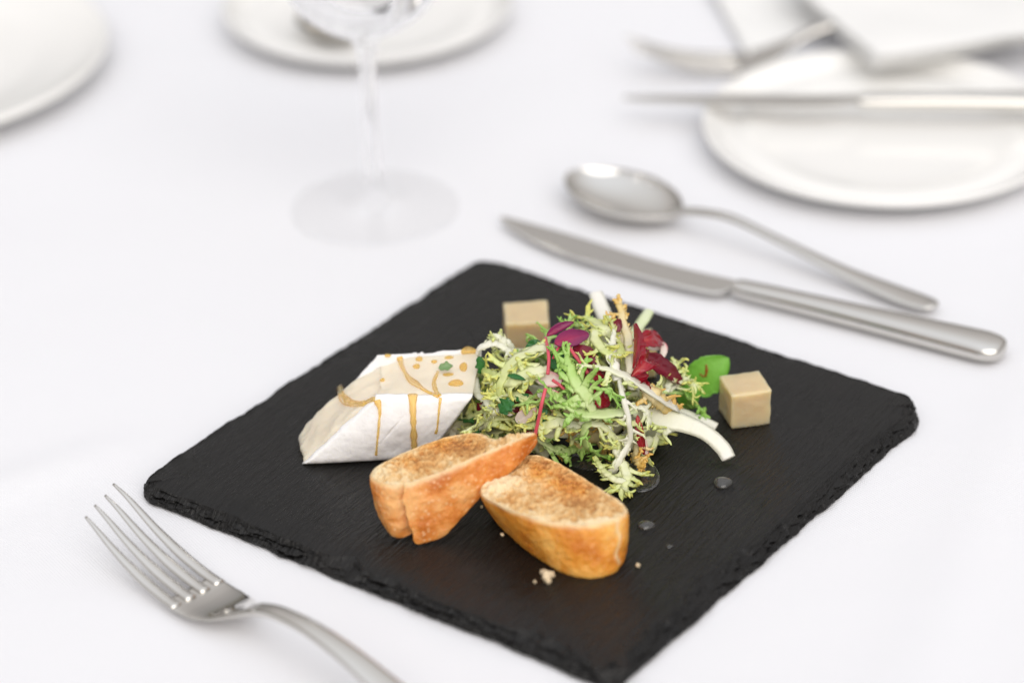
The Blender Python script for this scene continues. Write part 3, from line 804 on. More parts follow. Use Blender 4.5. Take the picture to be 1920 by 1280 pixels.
def bread(name, top_px, bot_px, label, mat, seed, N=320, bulge=.0018, soak_at=(), toast_at=(), crack=None, scar=None):
    top = catmull([W(*p) for p in top_px], N, True); bot = catmull([W(*p) for p in bot_px], N, True)
    cen = (top.mean(0)+bot.mean(0))/2
    th = thing(name, (bot.mean(0)[0], bot.mean(0)[1], .0062), label, 'bread')
    nrm = unit(np.cross(top[N//4]-top[0], top[N//2]-top[0])); nrm = nrm if nrm[2] > 0 else -nrm
    K = 26; rings = []; rim = []
    for k in range(K+1):
        w_ = k/K; row = []
        for j in range(N):
            p = bot[j]*(1-w_)+top[j]*w_
            out = p-(bot.mean(0)*(1-w_)+top.mean(0)*w_); out = unit(out)
            e = math.sin(math.pi*w_)**.4 if 0 < w_ < 1 else 0
            q = p+out*(bulge*e+.0004*fbm(p, 190, 4, seed)+.0010*fbm(p, 30, 2, seed+3))
            if crack:
                j0, wd, dp = crack; dj = abs((j-j0+N/2) % N-N/2+ 3.5*noise.noise(Vector((w_*6, seed, 0))))
                q = q-out*dp*math.exp(-(dj/(wd*(1.5-.8*w_)))**2)*(1.1-.65*w_)
            if q[2] < .0063: q[2] = .0063+.00005*(j % 3)
            row.append(q); rim.append(max(0, (w_-.90)/.07)**1.2*(.75+.5*noise.noise(Vector((p[0]*200, p[1]*200, 0)))) + (.5*math.exp(-((j-crack[0])/crack[1])**2) if crack else 0) + (.8*math.exp(-(((j-scar+6*noise.noise(Vector((w_*4, 1, 0))))/2.2))**2)*(w_ > .15) if scar else 0))
        rings.append(np.array(row))
    V, Fc = loft(rings, cap=False)
    a, b, c_ = (np.array(V[i]) for i in Fc[N*10][:3])
    flip = np.cross(b-a, c_-a)@(a-cen) < 0
    if flip: Fc = [f[::-1] for f in Fc]
    mesh('crust', V, Fc, mat, th, attrs={'rimness': np.clip(rim, 0, 1)})
    # crumb: cut faces, pocked
    for face, ring, sgn in (('top', rings[-1], 1), ('bot', rings[0], -1)):
        M_ = 100 if sgn > 0 else 12; c = ring.mean(0); V = []; crumb_tone = []; soak = []
        lift = np.array([0, 0, 1.])*.0001
        for i in range(M_+1):
            f_ = 1-(i/M_)**.9*.999
            for j in range(N):
                p = c+(ring[j]-c)*f_
                if sgn > 0:
                    ins = 1-f_; core = min(1, ins*9)
                    d, _p = noise.voronoi(Vector((p[0]*300, p[1]*300, seed+p[2]*100)))
                    d2, _p = noise.voronoi(Vector((p[0]*720, p[1]*720, seed+p[2]*400)))
                    h = -.0022*core*max(0, .5-d[0])*1.6-.0006*core*max(0, .5-d2[0])*1.5+.0011*core*fbm(p, 110, 5, seed)+.0002*core+.0009*fbm(p, 420, 4, seed)*core
                    h += .0007*math.exp(-((ins-.06)/.05)**2)*fbm(p, 240, 4, seed+9)
                    p = p+nrm*h
                    tv = .13*math.exp(-(ins/.07)**2)+.10*(h/.001+.1)*.6  # darker in the pits, paler on the peaks and along the rim
                    s_v = 0
                    for (sx, sy, sr, sa) in toast_at:
                        q = W(sx, sy, p[2]); tv += sa*math.exp(-((p-q)@(p-q))/sr**2)
                    for (sx, sy, sr, sa) in soak_at:
                        q = W(sx, sy, p[2]); s_v += sa*math.exp(-((p-q)@(p-q))/sr**2)
                    crumb_tone.append(tv); soak.append(min(1, s_v*(1+.9*fbm(p, 160, 4, 5))))
                else: crumb_tone.append(0); soak.append(0)
                V.append(p)
        Fc = []
        for i in range(M_):
            for j in range(N):
                a = i*N+j; b = i*N+(j+1) % N; Fc.append((a, b, b+N, a+N))
        if sgn > 0 and flip or sgn < 0 and not flip: Fc = [f[::-1] for f in Fc]
        mesh('crumb', V, Fc, M_CRUMB, th, attrs={'crumb_tone': crumb_tone, 'soak': np.clip(soak, 0, 1)})
    return th
# right-hand slice, lying flat
zt = .0262
bread('bread_slice',
      [(908, 925, zt-.001), (925, 893, zt), (955, 866, zt), (1000, 852, zt+.0005), (1040, 862, zt), (1080, 886, zt), (1125, 915, zt), (1165, 943, zt), (1173, 957, zt), (1150, 972, zt), (1090, 982, zt), (1020, 975, zt), (960, 955, zt)],
      [(930, 972, .0063), (940, 948, .0063), (975, 930, .0063), (1015, 920, .0063), (1050, 935, .0063), (1090, 960, .0063), (1135, 990, .0063), (1165, 1022, .0063), (1170, 1050, .0063), (1150, 1074, .0063), (1100, 1083, .0063), (1040, 1066, .0063), (975, 1018, .0063)],
      'golden toasted bread slice lying flat on the slate, right of the propped slice', M_CRUST2, 12.,
      soak_at=((1010, 880, .008, .9), (1050, 905, .008, .8), (1085, 920, .006, .8), (965, 935, .004, .5)), toast_at=((1060, 940, .012, -.10), (965, 905, .010, .10), (1000, 868, .008, -.10), (1110, 935, .008, -.06)), scar=218, bulge=.0012)
# left-hand slice, propped on it
bread('bread_slice',
      [(700, 889, .0300), (708, 874, .0305), (752, 850, .031), (803, 829, .032), (845, 816, .033), (893, 812, .035), (925, 824, .0365), (960, 817, .039), (990, 811, .0405), (995, 815, .0405), (962, 827, .0385), (925, 842, .0370), (890, 856, .0355), (840, 878, .0335), (780, 900, .0310), (770, 903, .0306), (748, 908, .0300), (715, 902, .0298)],
      [(716, 965, .0115), (722, 940, .014), (760, 905, .015), (810, 885, .017), (860, 868, .021), (900, 855, .024), (930, 845, .027), (965, 836, .030), (995, 840, .0315), (992, 850, .0300), (958, 884, .0275), (912, 921, .0215), (866, 968, .0140), (833, 1004, .0085), (795, 1018, .0068), (765, 1022, .0066), (732, 1000, .0085)],
      'rusty orange toasted bread slice propped up between the cheese and the flat slice', M_CRUST1, 31.,
      soak_at=((770, 868, .006, .9), (830, 832, .008, .8), (885, 823, .006, .6)), toast_at=((800, 868, .010, -.12), (880, 838, .010, -.10), (740, 885, .006, .08)), bulge=.0020, crack=(283, 4.4, .0085))

# ------------------------------------------------------------ pear cubes
M_JELLY = simple('pear_jelly', lin(208, 187, 148), .30, sss=1.0, sssr=(.010, .008, .005), noise_s=130, noise_a=.05, bump=(300, .0006, .35))
def cube(fl, fr, h, label, lean=(0, 0), seed=0):
    a, b = W(*fl, .0063), W(*fr, .0063); e = b-a; s = np.linalg.norm(e); n = unit(np.cross([0, 0, 1], e)); 
    c, d = b+n*s, a+n*s; up = np.array([lean[0], lean[1], h]); cen = (a+b+c+d)/4+up/2
    def dp(p, u, v, w_):
        ds = sorted((min(u, 1-u), min(v, 1-v), min(w_, 1-w_))); k = max(0, 1-ds[1]/.07)**2
        q = p-unit(p-cen)*.00035*k+unit(p-cen)*.0007*fbm(p, 70, 3, seed)+unit(p-cen)*.00012*fbm(p, 600, 2, seed)
        return q
    V, Fc = box_grid([a, b, c, d, a+up, b+up, c+up, d+up], (22, 22, 22), dp)
    o = mesh('jelly_cube', V, Fc, M_JELLY); o.data.set_sharp_from_angle(angle=R(60))
    return tag(o, label, 'food cube', 'pale translucent cubes on the slate')
cube((1371, 806), (1445, 795), .0155, 'pale amber cube at the right beside the round green leaf')
cube((949, 672), (1032, 668), .0165, 'blurred pale amber cube standing behind the salad, above the cheese', seed=4)
cube((1165, 712), (1231, 708), .0155, 'pale amber cube mostly hidden behind the red salad leaf', seed=9)

# ------------------------------------------------------------ salad
FR_ST = [(0, lin(250, 248, 240)), (.35, lin(243, 244, 218)), (.62, lin(234, 240, 178)), (.85, lin(218, 230, 142)), (1, lin(228, 226, 120))]
FG_ST = [(0, lin(238, 242, 220)), (.35, lin(222, 236, 176)), (.7, lin(190, 224, 130)), (1, lin(158, 206, 96))]
FY_ST = [(0, lin(240, 238, 222)), (.45, lin(244, 234, 196)), (.8, lin(240, 210, 130)), (1, lin(236, 190, 96))]
M_FR = leaf_mat('frisee_pale', FR_ST); M_FG = leaf_mat('frisee_green', FG_ST); M_FY = leaf_mat('frisee_syrupy', FY_ST, rough=.25)

class Leaf:
    def __init__(s): s.V = []; s.F = []; s.T = []
    def ribbon(s, pts, hw, th, nrm, t0, t1, n=6):
        pts = np.asarray(pts); m = len(pts); tg = np.gradient(pts, axis=0); u = unit(nrm); b0 = len(s.V)
        a = np.array([0, .16, .5, .84, 1, .84, .5, .16]); 
        frames = []
        for i in range(m):
            t = unit(tg[i]); u = u-t*(u@t)
            if np.linalg.norm(u) < 1e-4: u = np.cross(t, [.3, .5, .8])
            u = unit(u); side = np.cross(t, u); frames.append((t, u, side))
            w_, h_ = hw[i], th[i]
            for ca, sa in ((1, 0), (.5, .8), (-.5, .8), (-1, 0), (-.5, -.8), (.5, -.8)):
                s.V.append(pts[i]+side*ca*w_+u*(sa*h_+.55*w_*abs(ca)**2*s.cup)); s.T.append(t0+(t1-t0)*i/(m-1)+.10*(abs(ca) == 1))
        for i in range(m-1):
            for j in range(6):
                a_ = b0+i*6+j; c_ = b0+i*6+(j+1) % 6; s.F.append((a_, c_, c_+6, a_+6))
        s.F.append(tuple(b0+5-j for j in range(6))); e = b0+(m-1)*6; s.F.append(tuple(e+j for j in range(6)))
        return frames
    cup = .35

def frond(name, pts, hw, label, mat, seed, teeth=10, tlen=.007, start=.35, nrm=(0, -.4, 1), th=None, group='frisee fronds in the salad heap', tone=(0, .8), n=36, sub=True, cat='salad leaf', curl=1.5, ends=True, spikes=True):
    rn = random.Random(seed); L = Leaf(); P_ = catmull(pts, n)
    wob = np.array([[noise.noise(Vector((i*.33, seed*3.1+k*7, 0))) for k in range(3)] for i in range(n)])*(.0007 if spikes else .0001)
    P_ = P_+wob
    hws = np.interp(np.linspace(0, 1, n), np.linspace(0, 1, len(hw)), hw)
    hws = hws*1.22*(1+(.25 if spikes else .05)*np.array([noise.noise(Vector((i*.9, seed, 5))) for i in range(n)]))
    ths = np.minimum(hws*.55, .0007)+.00012 if th is None else np.interp(np.linspace(0, 1, n), np.linspace(0, 1, len(th)), th)
    fr = L.ribbon(P_, hws, ths, np.array(nrm, float), tone[0], tone[1])
    sg = 1
    def branch(p, d, u, w0, ln, depth, t0):
        m = 8; q = p.copy(); pts_ = [q.copy()]; d = unit(d); cu = rn.uniform(-1, 1)*curl; side = np.cross(d, u); bend = rn.uniform(-.8, .8)*curl
        for i in range(m-1):
            d = unit(d+u*cu*.22+side*bend*.22); q = q+d*ln/(m-1); pts_.append(q.copy())
        ws = w0*np.array([1.5, 1.1, .92, .95, .95, .8, .5, .08]); hs = np.minimum(ws*.5, .0004)+.00008
        t1 = min(1.05, t0+.35+.2*rn.random()); L.ribbon(pts_, ws, hs, u, t0, t1)
        if depth > 0:
            k = rn.randint(2, 4); s2 = rn.choice((-1, 1))
            for z in range(k):
                i = 2+int(z*(m-3)/k+rn.random()); i = min(i, m-2); s2 = -s2
                tt = unit(pts_[i+1]-pts_[i]); sd = np.cross(tt, u)
                branch(pts_[i], tt*rn.uniform(.5, .9)+sd*s2*rn.uniform(.6, 1.1)+u*rn.uniform(-.3, .3), u, w0*rn.uniform(.5, .75), ln*rn.uniform(.3, .5), depth-1, t0+.2)
    for k in range(teeth):
        f_ = start+(1-start)*(k+rn.random()*.7)/teeth; i = min(n-2, int(f_*(n-1))); t, u, sd = fr[i]; sg = -sg
        ln = tlen*rn.uniform(.55, 1.25)
        branch(P_[i]+sd*sg*hws[i]*.7, t*rn.uniform(.4, .95)+sd*sg*rn.uniform(.7, 1.1)+u*rn.uniform(-.35, .35), u, min(max(hws[i]*.55, .0006), .0013)*rn.uniform(.8, 1.2), ln, 1 if sub and ln > tlen*.6 else 0, tone[0]+(tone[1]-tone[0])*f_)
    for k in range(int(n*.35) if spikes else 0):
        f_ = max(.08, start*.6)+(1-max(.08, start*.6))*rn.random(); i = min(n-2, int(f_*(n-1))); t, u, sd = fr[i]; g2 = rn.choice((-1, 1)); ln = rn.uniform(.0010, .0026)
        d = unit(t*rn.uniform(.3, 1.1)+sd*g2*rn.uniform(.6, 1)+u*rn.uniform(-.5, .5)); p0 = P_[i]+sd*g2*hws[i]*.75
        q1 = p0+d*ln*.55; q2 = q1+unit(d+t*rn.uniform(-.3, .8)+u*rn.uniform(-.5, .5))*ln*.45; w0 = rn.uniform(.0004, .0007)
        L.ribbon([p0, q1, q2], [w0, w0*.55, .00004], [.0002, .00014, .00004], u, tone[0]+(tone[1]-tone[0])*f_, tone[1]+.15)
    if ends:
        t, u, sd = fr[-1]
        for a in (-.6, 0, .6): branch(P_[-1]-t*.0003, t+sd*a*rn.uniform(.7, 1.3), u, max(hws[-1]*.8, .0005), tlen*rn.uniform(.5, .9), 1 if sub else 0, tone[1]-.2)
    o = mesh(name, L.V, L.F, mat, attrs={'tone': L.T})
    return tag(o, label, cat, group)

# shape of the heap: an ellipsoid dome standing on the slate
DC = W(1078, 806, .0063); DA = np.array([.0440, .0300, .0390])
def S(x, y, lift=0.):
    """point of the heap's outside seen at (x, y), lifted off it; beside the heap a point of its vertical mid-plane"""
    d = unit(FW*F+R2*(x-960)-U2*(y-640)); o = (CAM-DC)/DA; e = d/DA
    a, b, c = e@e, o@e, o@o-1; q = b*b-a*c
    t = (-b-math.sqrt(q))/a if q > 0 else -b/a
    p = CAM+d*t
    if p[2] < .0075: p = W(x, y, .0075)
    return p-d*lift
G = 'frisee fronds in the salad heap'
rn = random.Random(77)
# buried fronds that fill the heap
NF = 38
for k in range(NF):
    az = rn.uniform(0, 2*math.pi); el = rn.uniform(.02, 1.35); r_ = rn.uniform(.45, .93)
    def onel(az, el, r_): return DC+DA*np.array([math.cos(az)*math.cos(el), math.sin(az)*math.cos(el), max(.03, math.sin(el))])*r_
    az2 = az+rn.uniform(.5, 1.4)*rn.choice((-1, 1)); el2 = min(1.4, max(.05, el+rn.uniform(-.6, .6)))
    a, c = onel(az, el, r_), onel(az2, el2, r_*rn.uniform(.85, 1.12)); b = (a+c)/2*1.0+(unit((a+c)/2-DC)*rn.uniform(.002, .010)); b2 = (b+c)/2+np.array([rn.uniform(-.003, .003) for _ in range(3)])
    for q in (a, b, b2, c): q[2] = max(q[2], .0085)
    nr = unit((a+c)/2-DC)+np.array([rn.uniform(-.4, .4) for _ in range(3)])
    frond('frisee_frond', [a, b, b2, c], [.0012+.0014*rn.random(), .0025, .0019, .0007], '%s frisee frond buried in the %s %s of the salad heap' % (('pale yellow', 'pale yellow', 'green', 'pale yellow', 'green', 'pale yellow', 'pale yellow', 'amber-coated')[k % 8], 'far' if b[1] > DC[1] else 'near', 'left side' if b[0] < DC[0]-.014 else 'right side' if b[0] > DC[0]+.014 else 'middle'), (M_FR, M_FR, M_FG, M_FR, M_FG, M_FR, M_FR, M_FY)[k % 8], 100+k, teeth=8, tlen=.0085, start=.12, nrm=nr, n=26, tone=(.15, .8))

wr = random.Random(9)
for k in range(5):      # fine wisps lying loose over the heap
    az = wr.uniform(0, 2*math.pi); el = wr.uniform(.25, 1.3); a2 = az+wr.uniform(.3, .9)*wr.choice((-1, 1))
    pw_ = [DC+DA*np.array([math.cos(az+(a2-az)*f)*math.cos(el-.3*f), math.sin(az+(a2-az)*f)*math.cos(el-.3*f), max(.06, math.sin(el-.3*f))])*(1.0+.13*math.sin(2.6*f)) for f in (0, .35, .7, 1)]
    for q in pw_: q[2] = max(q[2], .009)
    frond('frisee_frond', pw_, [.0007, .0009, .0007, .0004], 'thin feathery wisp of frisee lying loose on the outside of the heap', (M_FR, M_FG)[k % 3 == 0], 800+k, teeth=8, tlen=.0075, start=.1, nrm=unit(pw_[1]-DC), n=30, tone=(.2, .9))
for k, pt in enumerate(([(845, 820, .009), (858, 800, .013), (880, 786, .018), (905, 770, .024)], [(838, 800, .008), (862, 778, .012), (890, 760, .018), (915, 745, .026)], [(905, 800, .014), (925, 812, .016), (950, 806, .018), (975, 812, .016)])):
    frond('frisee_frond', [W(*p) for p in pt], [.0010, .0017, .0016, .0008], ('pale frond in the shade between the cheese and the bread', 'pale frond in the shade pressed against the side of the cheese', 'pale frond low behind the top edge of the propped slice')[k], M_FR, 300+k, teeth=9, tlen=.007, start=.1, n=28, tone=(.2, .8))
# fronds that can be picked out
sig = [
 ('thick white frisee stem bending down to the slate at the right of the heap', [W(1366, 860, .0082), W(1352, 838, .0110), W(1322, 812, .0150), W(1280, 794, .0175), W(1235, 782, .021), S(1185, 768, .002)], [.0024, .0027, .0027, .0034, .0046, .0026], M_FR, dict(spikes=False, teeth=7, start=.68, tlen=.012, tone=(0, .35), th=[.0014, .0015, .0013, .001, .0007, .0005], ends=False)),
 ('short pale stem end just behind the thick white stem at the right', [W(1343, 801, .0080), W(1310, 785, .010), W(1262, 765, .014), W(1225, 745, .02)], [.0017, .0016, .0014, .0012], M_FR, dict(spikes=False, teeth=0, tone=(.05, .3), ends=False, th=[.0012, .001, .0008])),
 ('upright white stalk sticking out of the top of the heap', [W(1117, 551, .0430), W(1126, 575, .0405), W(1138, 605, .037), W(1150, 640, .032)], [.0024, .0027, .0027, .0022], M_FR, dict(spikes=False, teeth=2, start=.7, tone=(-.05, .15), ends=False, th=[.0018, .0018, .0015])),
 ('pale green stalk leaning right at the top of the heap above the red leaf', [W(1217, 584, .0350), W(1207, 600, .0345), W(1190, 625, .033), W(1170, 665, .03)], [.0017, .0020, .0018, .0015], M_FG, dict(spikes=False, teeth=1, start=.7, tone=(.15, .2), ends=False, th=[.0013, .0012, .001])),
 ('thin syrup-coated frond standing upright with antler tips at the top', [S(1183, 730, .006), S(1181, 690, .007), S(1178, 645, .008), W(1168, 605, .0470), W(1161, 572, .0500)], [.0012, .0014, .0015, .0014, .0010], M_FY, dict(teeth=4, start=.72, tlen=.006, tone=(.0, .75))),
 ('white branching frond arched over the middle of the heap', [S(1268, 765, .003), S(1218, 735, .008), S(1168, 705, .010), S(1128, 691, .011), S(1094, 687, .011)], [.0030, .0030, .0022, .0013, .0007], M_FR, dict(teeth=6, start=.5, tlen=.007, tone=(0, .5))),
 ('thin white frond hanging down the front of the heap like a ladder', [S(1160, 700, .009), S(1168, 740, .010), S(1178, 790, .009), S(1178, 830, .006), W(1160, 866, .014), W(1138, 886, .0095)], [.0007, .0010, .0009, .0010, .0013, .0012], M_FR, dict(teeth=7, start=.2, tlen=.007, tone=(0, .25), ends=False)),
 ('white frond pointing upright in the middle beside the red leaf', [S(1160, 712, .009), S(1150, 680, .010), S(1149, 650, .010), S(1151, 618, .010)], [.0018, .0016, .0012, .0006], M_FR, dict(teeth=4, start=.3, tlen=.004, tone=(0, .3), ends=False)),
 ('pale frond dangling onto the slate in front with star-shaped tip', [S(1140, 800, .005), S(1152, 832, .004), W(1163, 862, .0135), W(1176, 893, .0100), W(1170, 915, .0085)], [.0010, .0014, .0016, .0017, .0012], M_FR, dict(teeth=6, start=.62, tlen=.0105, tone=(.15, .65), n=40)),
 ('pale green toothed lobe curling over the slate, left of the star-shaped tip', [W(1170, 905, .0095), W(1145, 895, .0105), W(1128, 878, .0115), W(1116, 856, .0130)], [.0012, .0013, .0011, .0006], M_FR, dict(teeth=5, start=.3, tlen=.003, tone=(.4, .8), sub=False, ends=False)),
 ('green frond looping low at the front of the heap', [S(1128, 790, .004), S(1098, 800, .006), S(1098, 832, .005), W(1122, 852, .012), W(1150, 858, .011)], [.0012, .0013, .0015, .0014, .0008], M_FG, dict(teeth=9, start=.3, tlen=.0065, tone=(.3, .9))),
 ('broad light green frond lying across the centre of the heap', [S(1190, 768, .006), S(1140, 776, .008), S(1095, 775, .008), S(1060, 757, .008), S(1040, 735, .007)], [.0017, .0025, .0026, .0018, .0009], M_FG, dict(teeth=10, start=.3, tlen=.009, tone=(.2, .7))),
 ('jagged light green frond rising above the broad centre frond', [S(1112, 772, .007), S(1100, 745, .009), S(1082, 720, .010), S(1068, 690, .010), S(1062, 664, .010)], [.0014, .0021, .0023, .0017, .0008], M_FG, dict(teeth=12, start=.15, tlen=.0085, tone=(.3, .85))),
 ('light green frond fanning to the right of centre', [S(1090, 765, .007), S(1118, 740, .010), S(1140, 728, .010), S(1150, 745, .009)], [.0012, .0017, .0014, .0007], M_FG, dict(teeth=9, start=.2, tlen=.007, tone=(.35, .85))),
 ('white arched rib at the left end of the heap against the cheese', [S(893, 664, .006), S(905, 650, .008), S(928, 646, .009), S(950, 655, .009), S(963, 672, .008)], [.0010, .0013, .0014, .0013, .0009], M_FR, dict(teeth=2, start=.5, tlen=.004, tone=(.0, .3), ends=False)),
 ('white frond winding down the left end with fringed tip on the bread', [S(884, 700, .006), S(893, 735, .006), S(918, 756, .006), S(930, 776, .006), S(905, 792, .006), W(878, 806, .034)], [.0015, .0017, .0018, .0016, .0015, .0010], M_FR, dict(teeth=10, start=.4, tlen=.0065, tone=(.05, .6), n=44)),
 ('curled white tip at the top left of the heap', [S(960, 655, .004), S(945, 640, .006), S(930, 632, .006), S(918, 640, .006)], [.0014, .0016, .0013, .0007], M_FR, dict(teeth=5, start=.3, tlen=.0045, tone=(.1, .5))),
 ('yellow green frond with frilled lobes at the upper left of the heap', [S(1040, 655, .008), S(1000, 657, .008), S(962, 680, .009), S(942, 712, .009), S(934, 745, .007)], [.0012, .0020, .0024, .0018, .0010], M_FR, dict(teeth=14, start=.08, tlen=.0075, tone=(.35, .85))),
 ('yellow green frond with holes below the upper left frond', [S(1030, 690, .007), S(992, 700, .009), S(962, 715, .009), S(925, 705, .008), S(903, 690, .007)], [.0014, .0024, .0025, .0018, .0008], M_FR, dict(teeth=14, start=.08, tlen=.007, tone=(.4, .9))),
 ('pale green frond at the top of the heap left of the upright stalk', [S(1160, 640, .005), S(1135, 618, .007), W(1108, 600, .046), W(1082, 594, .0465)], [.0012, .0020, .0019, .0009], M_FR, dict(teeth=12, start=.05, tlen=.008, tone=(.35, .95))),
 ('yellow green curl below the upright stalk', [S(1115, 610, .004), S(1118, 640, .008), S(1140, 662, .009), S(1165, 660, .007), S(1155, 630, .006)], [.0012, .0018, .0020, .0015, .0008], M_FR, dict(teeth=10, start=.1, tlen=.006, tone=(.5, .95))),
 ('pale frond reaching right past the red leaf toward the round green leaf', [S(1235, 745, .003), W(1262, 725, .024), W(1285, 712, .0245), W(1298, 722, .0225)], [.0011, .0014, .0013, .0007], M_FR, dict(teeth=8, start=.2, tlen=.007, tone=(.15, .7))),
 ('pale spiky tip standing up at the right end of the heap', [S(1250, 735, .003), W(1258, 710, .0265), W(1266, 682, .0290)], [.0010, .0014, .0010], M_FR, dict(teeth=4, start=.5, tlen=.005, tone=(.3, .7))),
 ('bright green frond under the round green leaf at the right', [S(1245, 735, .002), W(1280, 738, .0180), W(1302, 755, .0150), W(1318, 776, .0110)], [.0012, .0016, .0020, .0014], M_FG, dict(teeth=7, start=.2, tlen=.006, tone=(.5, 1.0))),
 ('syrup-coated frond on the right shoulder over the white stems', [S(1205, 725, .006), S(1228, 742, .007), W(1252, 765, .023), W(1270, 768, .0205)], [.0018, .0028, .0020, .0009], M_FY, dict(teeth=9, start=.1, tlen=.005, tone=(.5, .9))),
 ('syrup-soaked crinkled tip at the lower right front of the heap', [S(1205, 800, .004), W(1196, 830, .0165), W(1192, 855, .0125), W(1204, 868, .0105)], [.0010, .0012, .0015, .0014], M_FY, dict(teeth=10, start=.3, tlen=.005, tone=(.1, .9))),
 ('pale green leaf spreading over the slate behind the flat bread slice', [S(1000, 820, .004), W(1030, 838, .0150), W(1056, 846, .0120), W(1085, 842, .0100)], [.0010, .0018, .0017, .0008], M_FG, dict(teeth=8, start=.2, tlen=.009, tone=(.25, .7))),
 ('pale frilly frond low at the centre above the propped slice', [S(1090, 800, .003), S(1055, 792, .006), S(1020, 798, .006), S(990, 795, .005)], [.0014, .0020, .0019, .0009], M_FR, dict(teeth=12, start=.08, tlen=.006, tone=(.3, .8))),
 ('thin green sprig reaching right across the left part of the heap', [S(945, 768, .005), S(975, 758, .008), S(1008, 752, .008), S(1040, 748, .008)], [.0006, .0007, .0007, .0005], M_FG, dict(teeth=4, start=.3, tlen=.006, tone=(.5, .9), sub=False)),
 ('pale yellow green frond in the middle left under the pink ribs', [S(905, 760, .003), S(940, 740, .006), S(985, 745, .006), S(1010, 775, .006)], [.0012, .0016, .0015, .0008], M_FR, dict(teeth=12, start=.1, tlen=.0065, tone=(.3, .85))),
 ('slender frond crossing the front of the heap right of the pink stem', [S(1085, 790, .004), S(1130, 800, .006), S(1160, 835, .004), W(1150, 868, .0110)], [.0010, .0013, .0012, .0007], M_FR, dict(teeth=9, start=.2, tlen=.006, tone=(.3, .8))),
 ('small frond between the red leaf and the white arched frond', [S(1185, 760, .004), S(1210, 770, .006), S(1215, 800, .005), S(1190, 815, .004)], [.0009, .0012, .0011, .0007], M_FR, dict(teeth=8, start=.2, tlen=.0055, tone=(.1, .6))),
]
for k, (lb, pt, hw, mt, kw) in enumerate(sig):
    frond('frisee_frond', pt, hw, lb, mt, 500+k, **kw)

# broad leaves
def blade(name, base, tip, halfw, label, mat, up=(0, -.3, 1), cup=.3, arch=.15, shape=1.0, seed=1, teeth=0, group=None, th=.0004, fold=0., nu=30, nv=14, cat='salad leaf', pw=.62, jag=.05, ruf=.0):
    base, tip = np.array(base), np.array(tip); d = tip-base; L_ = np.linalg.norm(d); t = d/L_; u = unit(np.array(up, float)-t*(np.array(up)@t)); s = np.cross(t, u)
    V = []; Fc = []; T = []
    for layer in (1, -1):
        for i in range(nu+1):
            q = i/nu; w_ = halfw*(math.sin(math.pi*min(1, q**shape)))**pw if 0 < q < 1 else 0
            if teeth: w_ *= 1+.22*math.sin(q*teeth*2*math.pi)
            w_ *= 1+.10*noise.noise(Vector((q*5, seed, 0))); w_ = max(w_, .00015)
            for j in range(nv+1):
                v = -1+2*j/nv
                vv = v*(1+jag*noise.noise(Vector((q*11, v, seed)))*2)
                h = arch*L_*math.sin(math.pi*q)+cup*w_*v*v-fold*w_*(1-abs(v))+ruf*halfw*noise.noise(Vector((q*6, v*2.5, seed)))*abs(v)
                vein = -.00018*math.exp(-(v/.10)**2)
                V.append(base+t*q*L_+s*vv*w_+u*(h+vein+layer*th/2)); T.append(q*.5+abs(v)*.5)
    n = nv+1; m = n*(nu+1)
    for i in range(nu):
        for j in range(nv):
            a = i*n+j; Fc.append((a, a+1, a+n+1, a+n)); Fc.append((m+a, m+a+n, m+a+n+1, m+a+1))
    for i in range(nu):
        for j in (0, nv): a = i*n+j; Fc.append((a, a+n, m+a+n, m+a))
    for j in range(nv):
        Fc.append((j, j+1, m+j+1, m+j)); a = nu*n+j; Fc.append((a, a+1, m+a+1, m+a))
    o = mesh(name, V, Fc, mat, attrs={'tone': T})
    return tag(o, label, cat, group)

M_GREEN = leaf_mat('basil_green', [(0, lin(128, 190, 66)), (.5, lin(142, 208, 84)), (1, lin(118, 186, 60))], rough=.3, trans=.3)
M_PARS = leaf_mat('cress_green', [(0, lin(60, 130, 62)), (.6, lin(52, 122, 58)), (1, lin(40, 100, 50))], rough=.35)
M_PALEG = leaf_mat('cress_pale', [(0, lin(130, 165, 110)), (1, lin(120, 158, 96))], rough=.35)
M_RED = leaf_mat('radicchio_red', [(0, lin(224, 110, 100)), (.3, lin(184, 34, 52)), (1, lin(140, 18, 42))], rough=.14, trans=.25)
M_DRED = leaf_mat('radicchio_dark', [(0, lin(150, 40, 60)), (.5, lin(128, 28, 48)), (1, lin(104, 22, 38))], rough=.22, trans=.25)
M_PINK = leaf_mat('radicchio_rib', [(0, lin(248, 240, 230)), (.62, lin(246, 230, 220)), (.86, lin(230, 160, 160)), (1, lin(190, 60, 80))], rough=.25, trans=.25)
M_PURP = leaf_mat('amaranth_purple', [(0, lin(186, 52, 96)), (.5, lin(150, 44, 100)), (1, lin(118, 36, 86))], rough=.26, trans=.25)
M_STEM = simple('amaranth_stem', lin(214, 84, 100), .35, sss=.2, noise_s=200, noise_a=.1)

# round green leaf by the right cube
blade('basil_leaf', W(1297, 728, .0120), W(1367, 671, .0250), .0078, 'round glossy bright green leaf leaning on the right-hand pale cube', M_GREEN, up=(-.25, -1, .55), cup=.28, arch=.06, shape=.72, seed=3, ruf=.05)
BLF = bpy.data.objects['basil_leaf']; BLB = bvh_of([BLF])
M_BROWN = simple('balsamic_glaze', lin(140, 84, 30), .2)
drizzle([(1324, 683), (1325, 694), (1323, 706)], [.0004, .0008, .0005], BLB, BLF, .0003, 16, 'glaze_streak', M_BROWN)
drizzle([(1312, 700), (1318, 705), (1323, 704)], [.0003, .0004, .0003], BLB, BLF, .0002, 10, 'glaze_streak', M_BROWN)

blade('baby_leaf', W(1275, 760, .0085), W(1312, 722, .0170), .0048, 'smaller bright green leaf tucked under the round green leaf', M_GREEN, up=(-.2, -.8, .7), cup=.2, arch=.1, shape=.9, seed=6, ruf=.1)
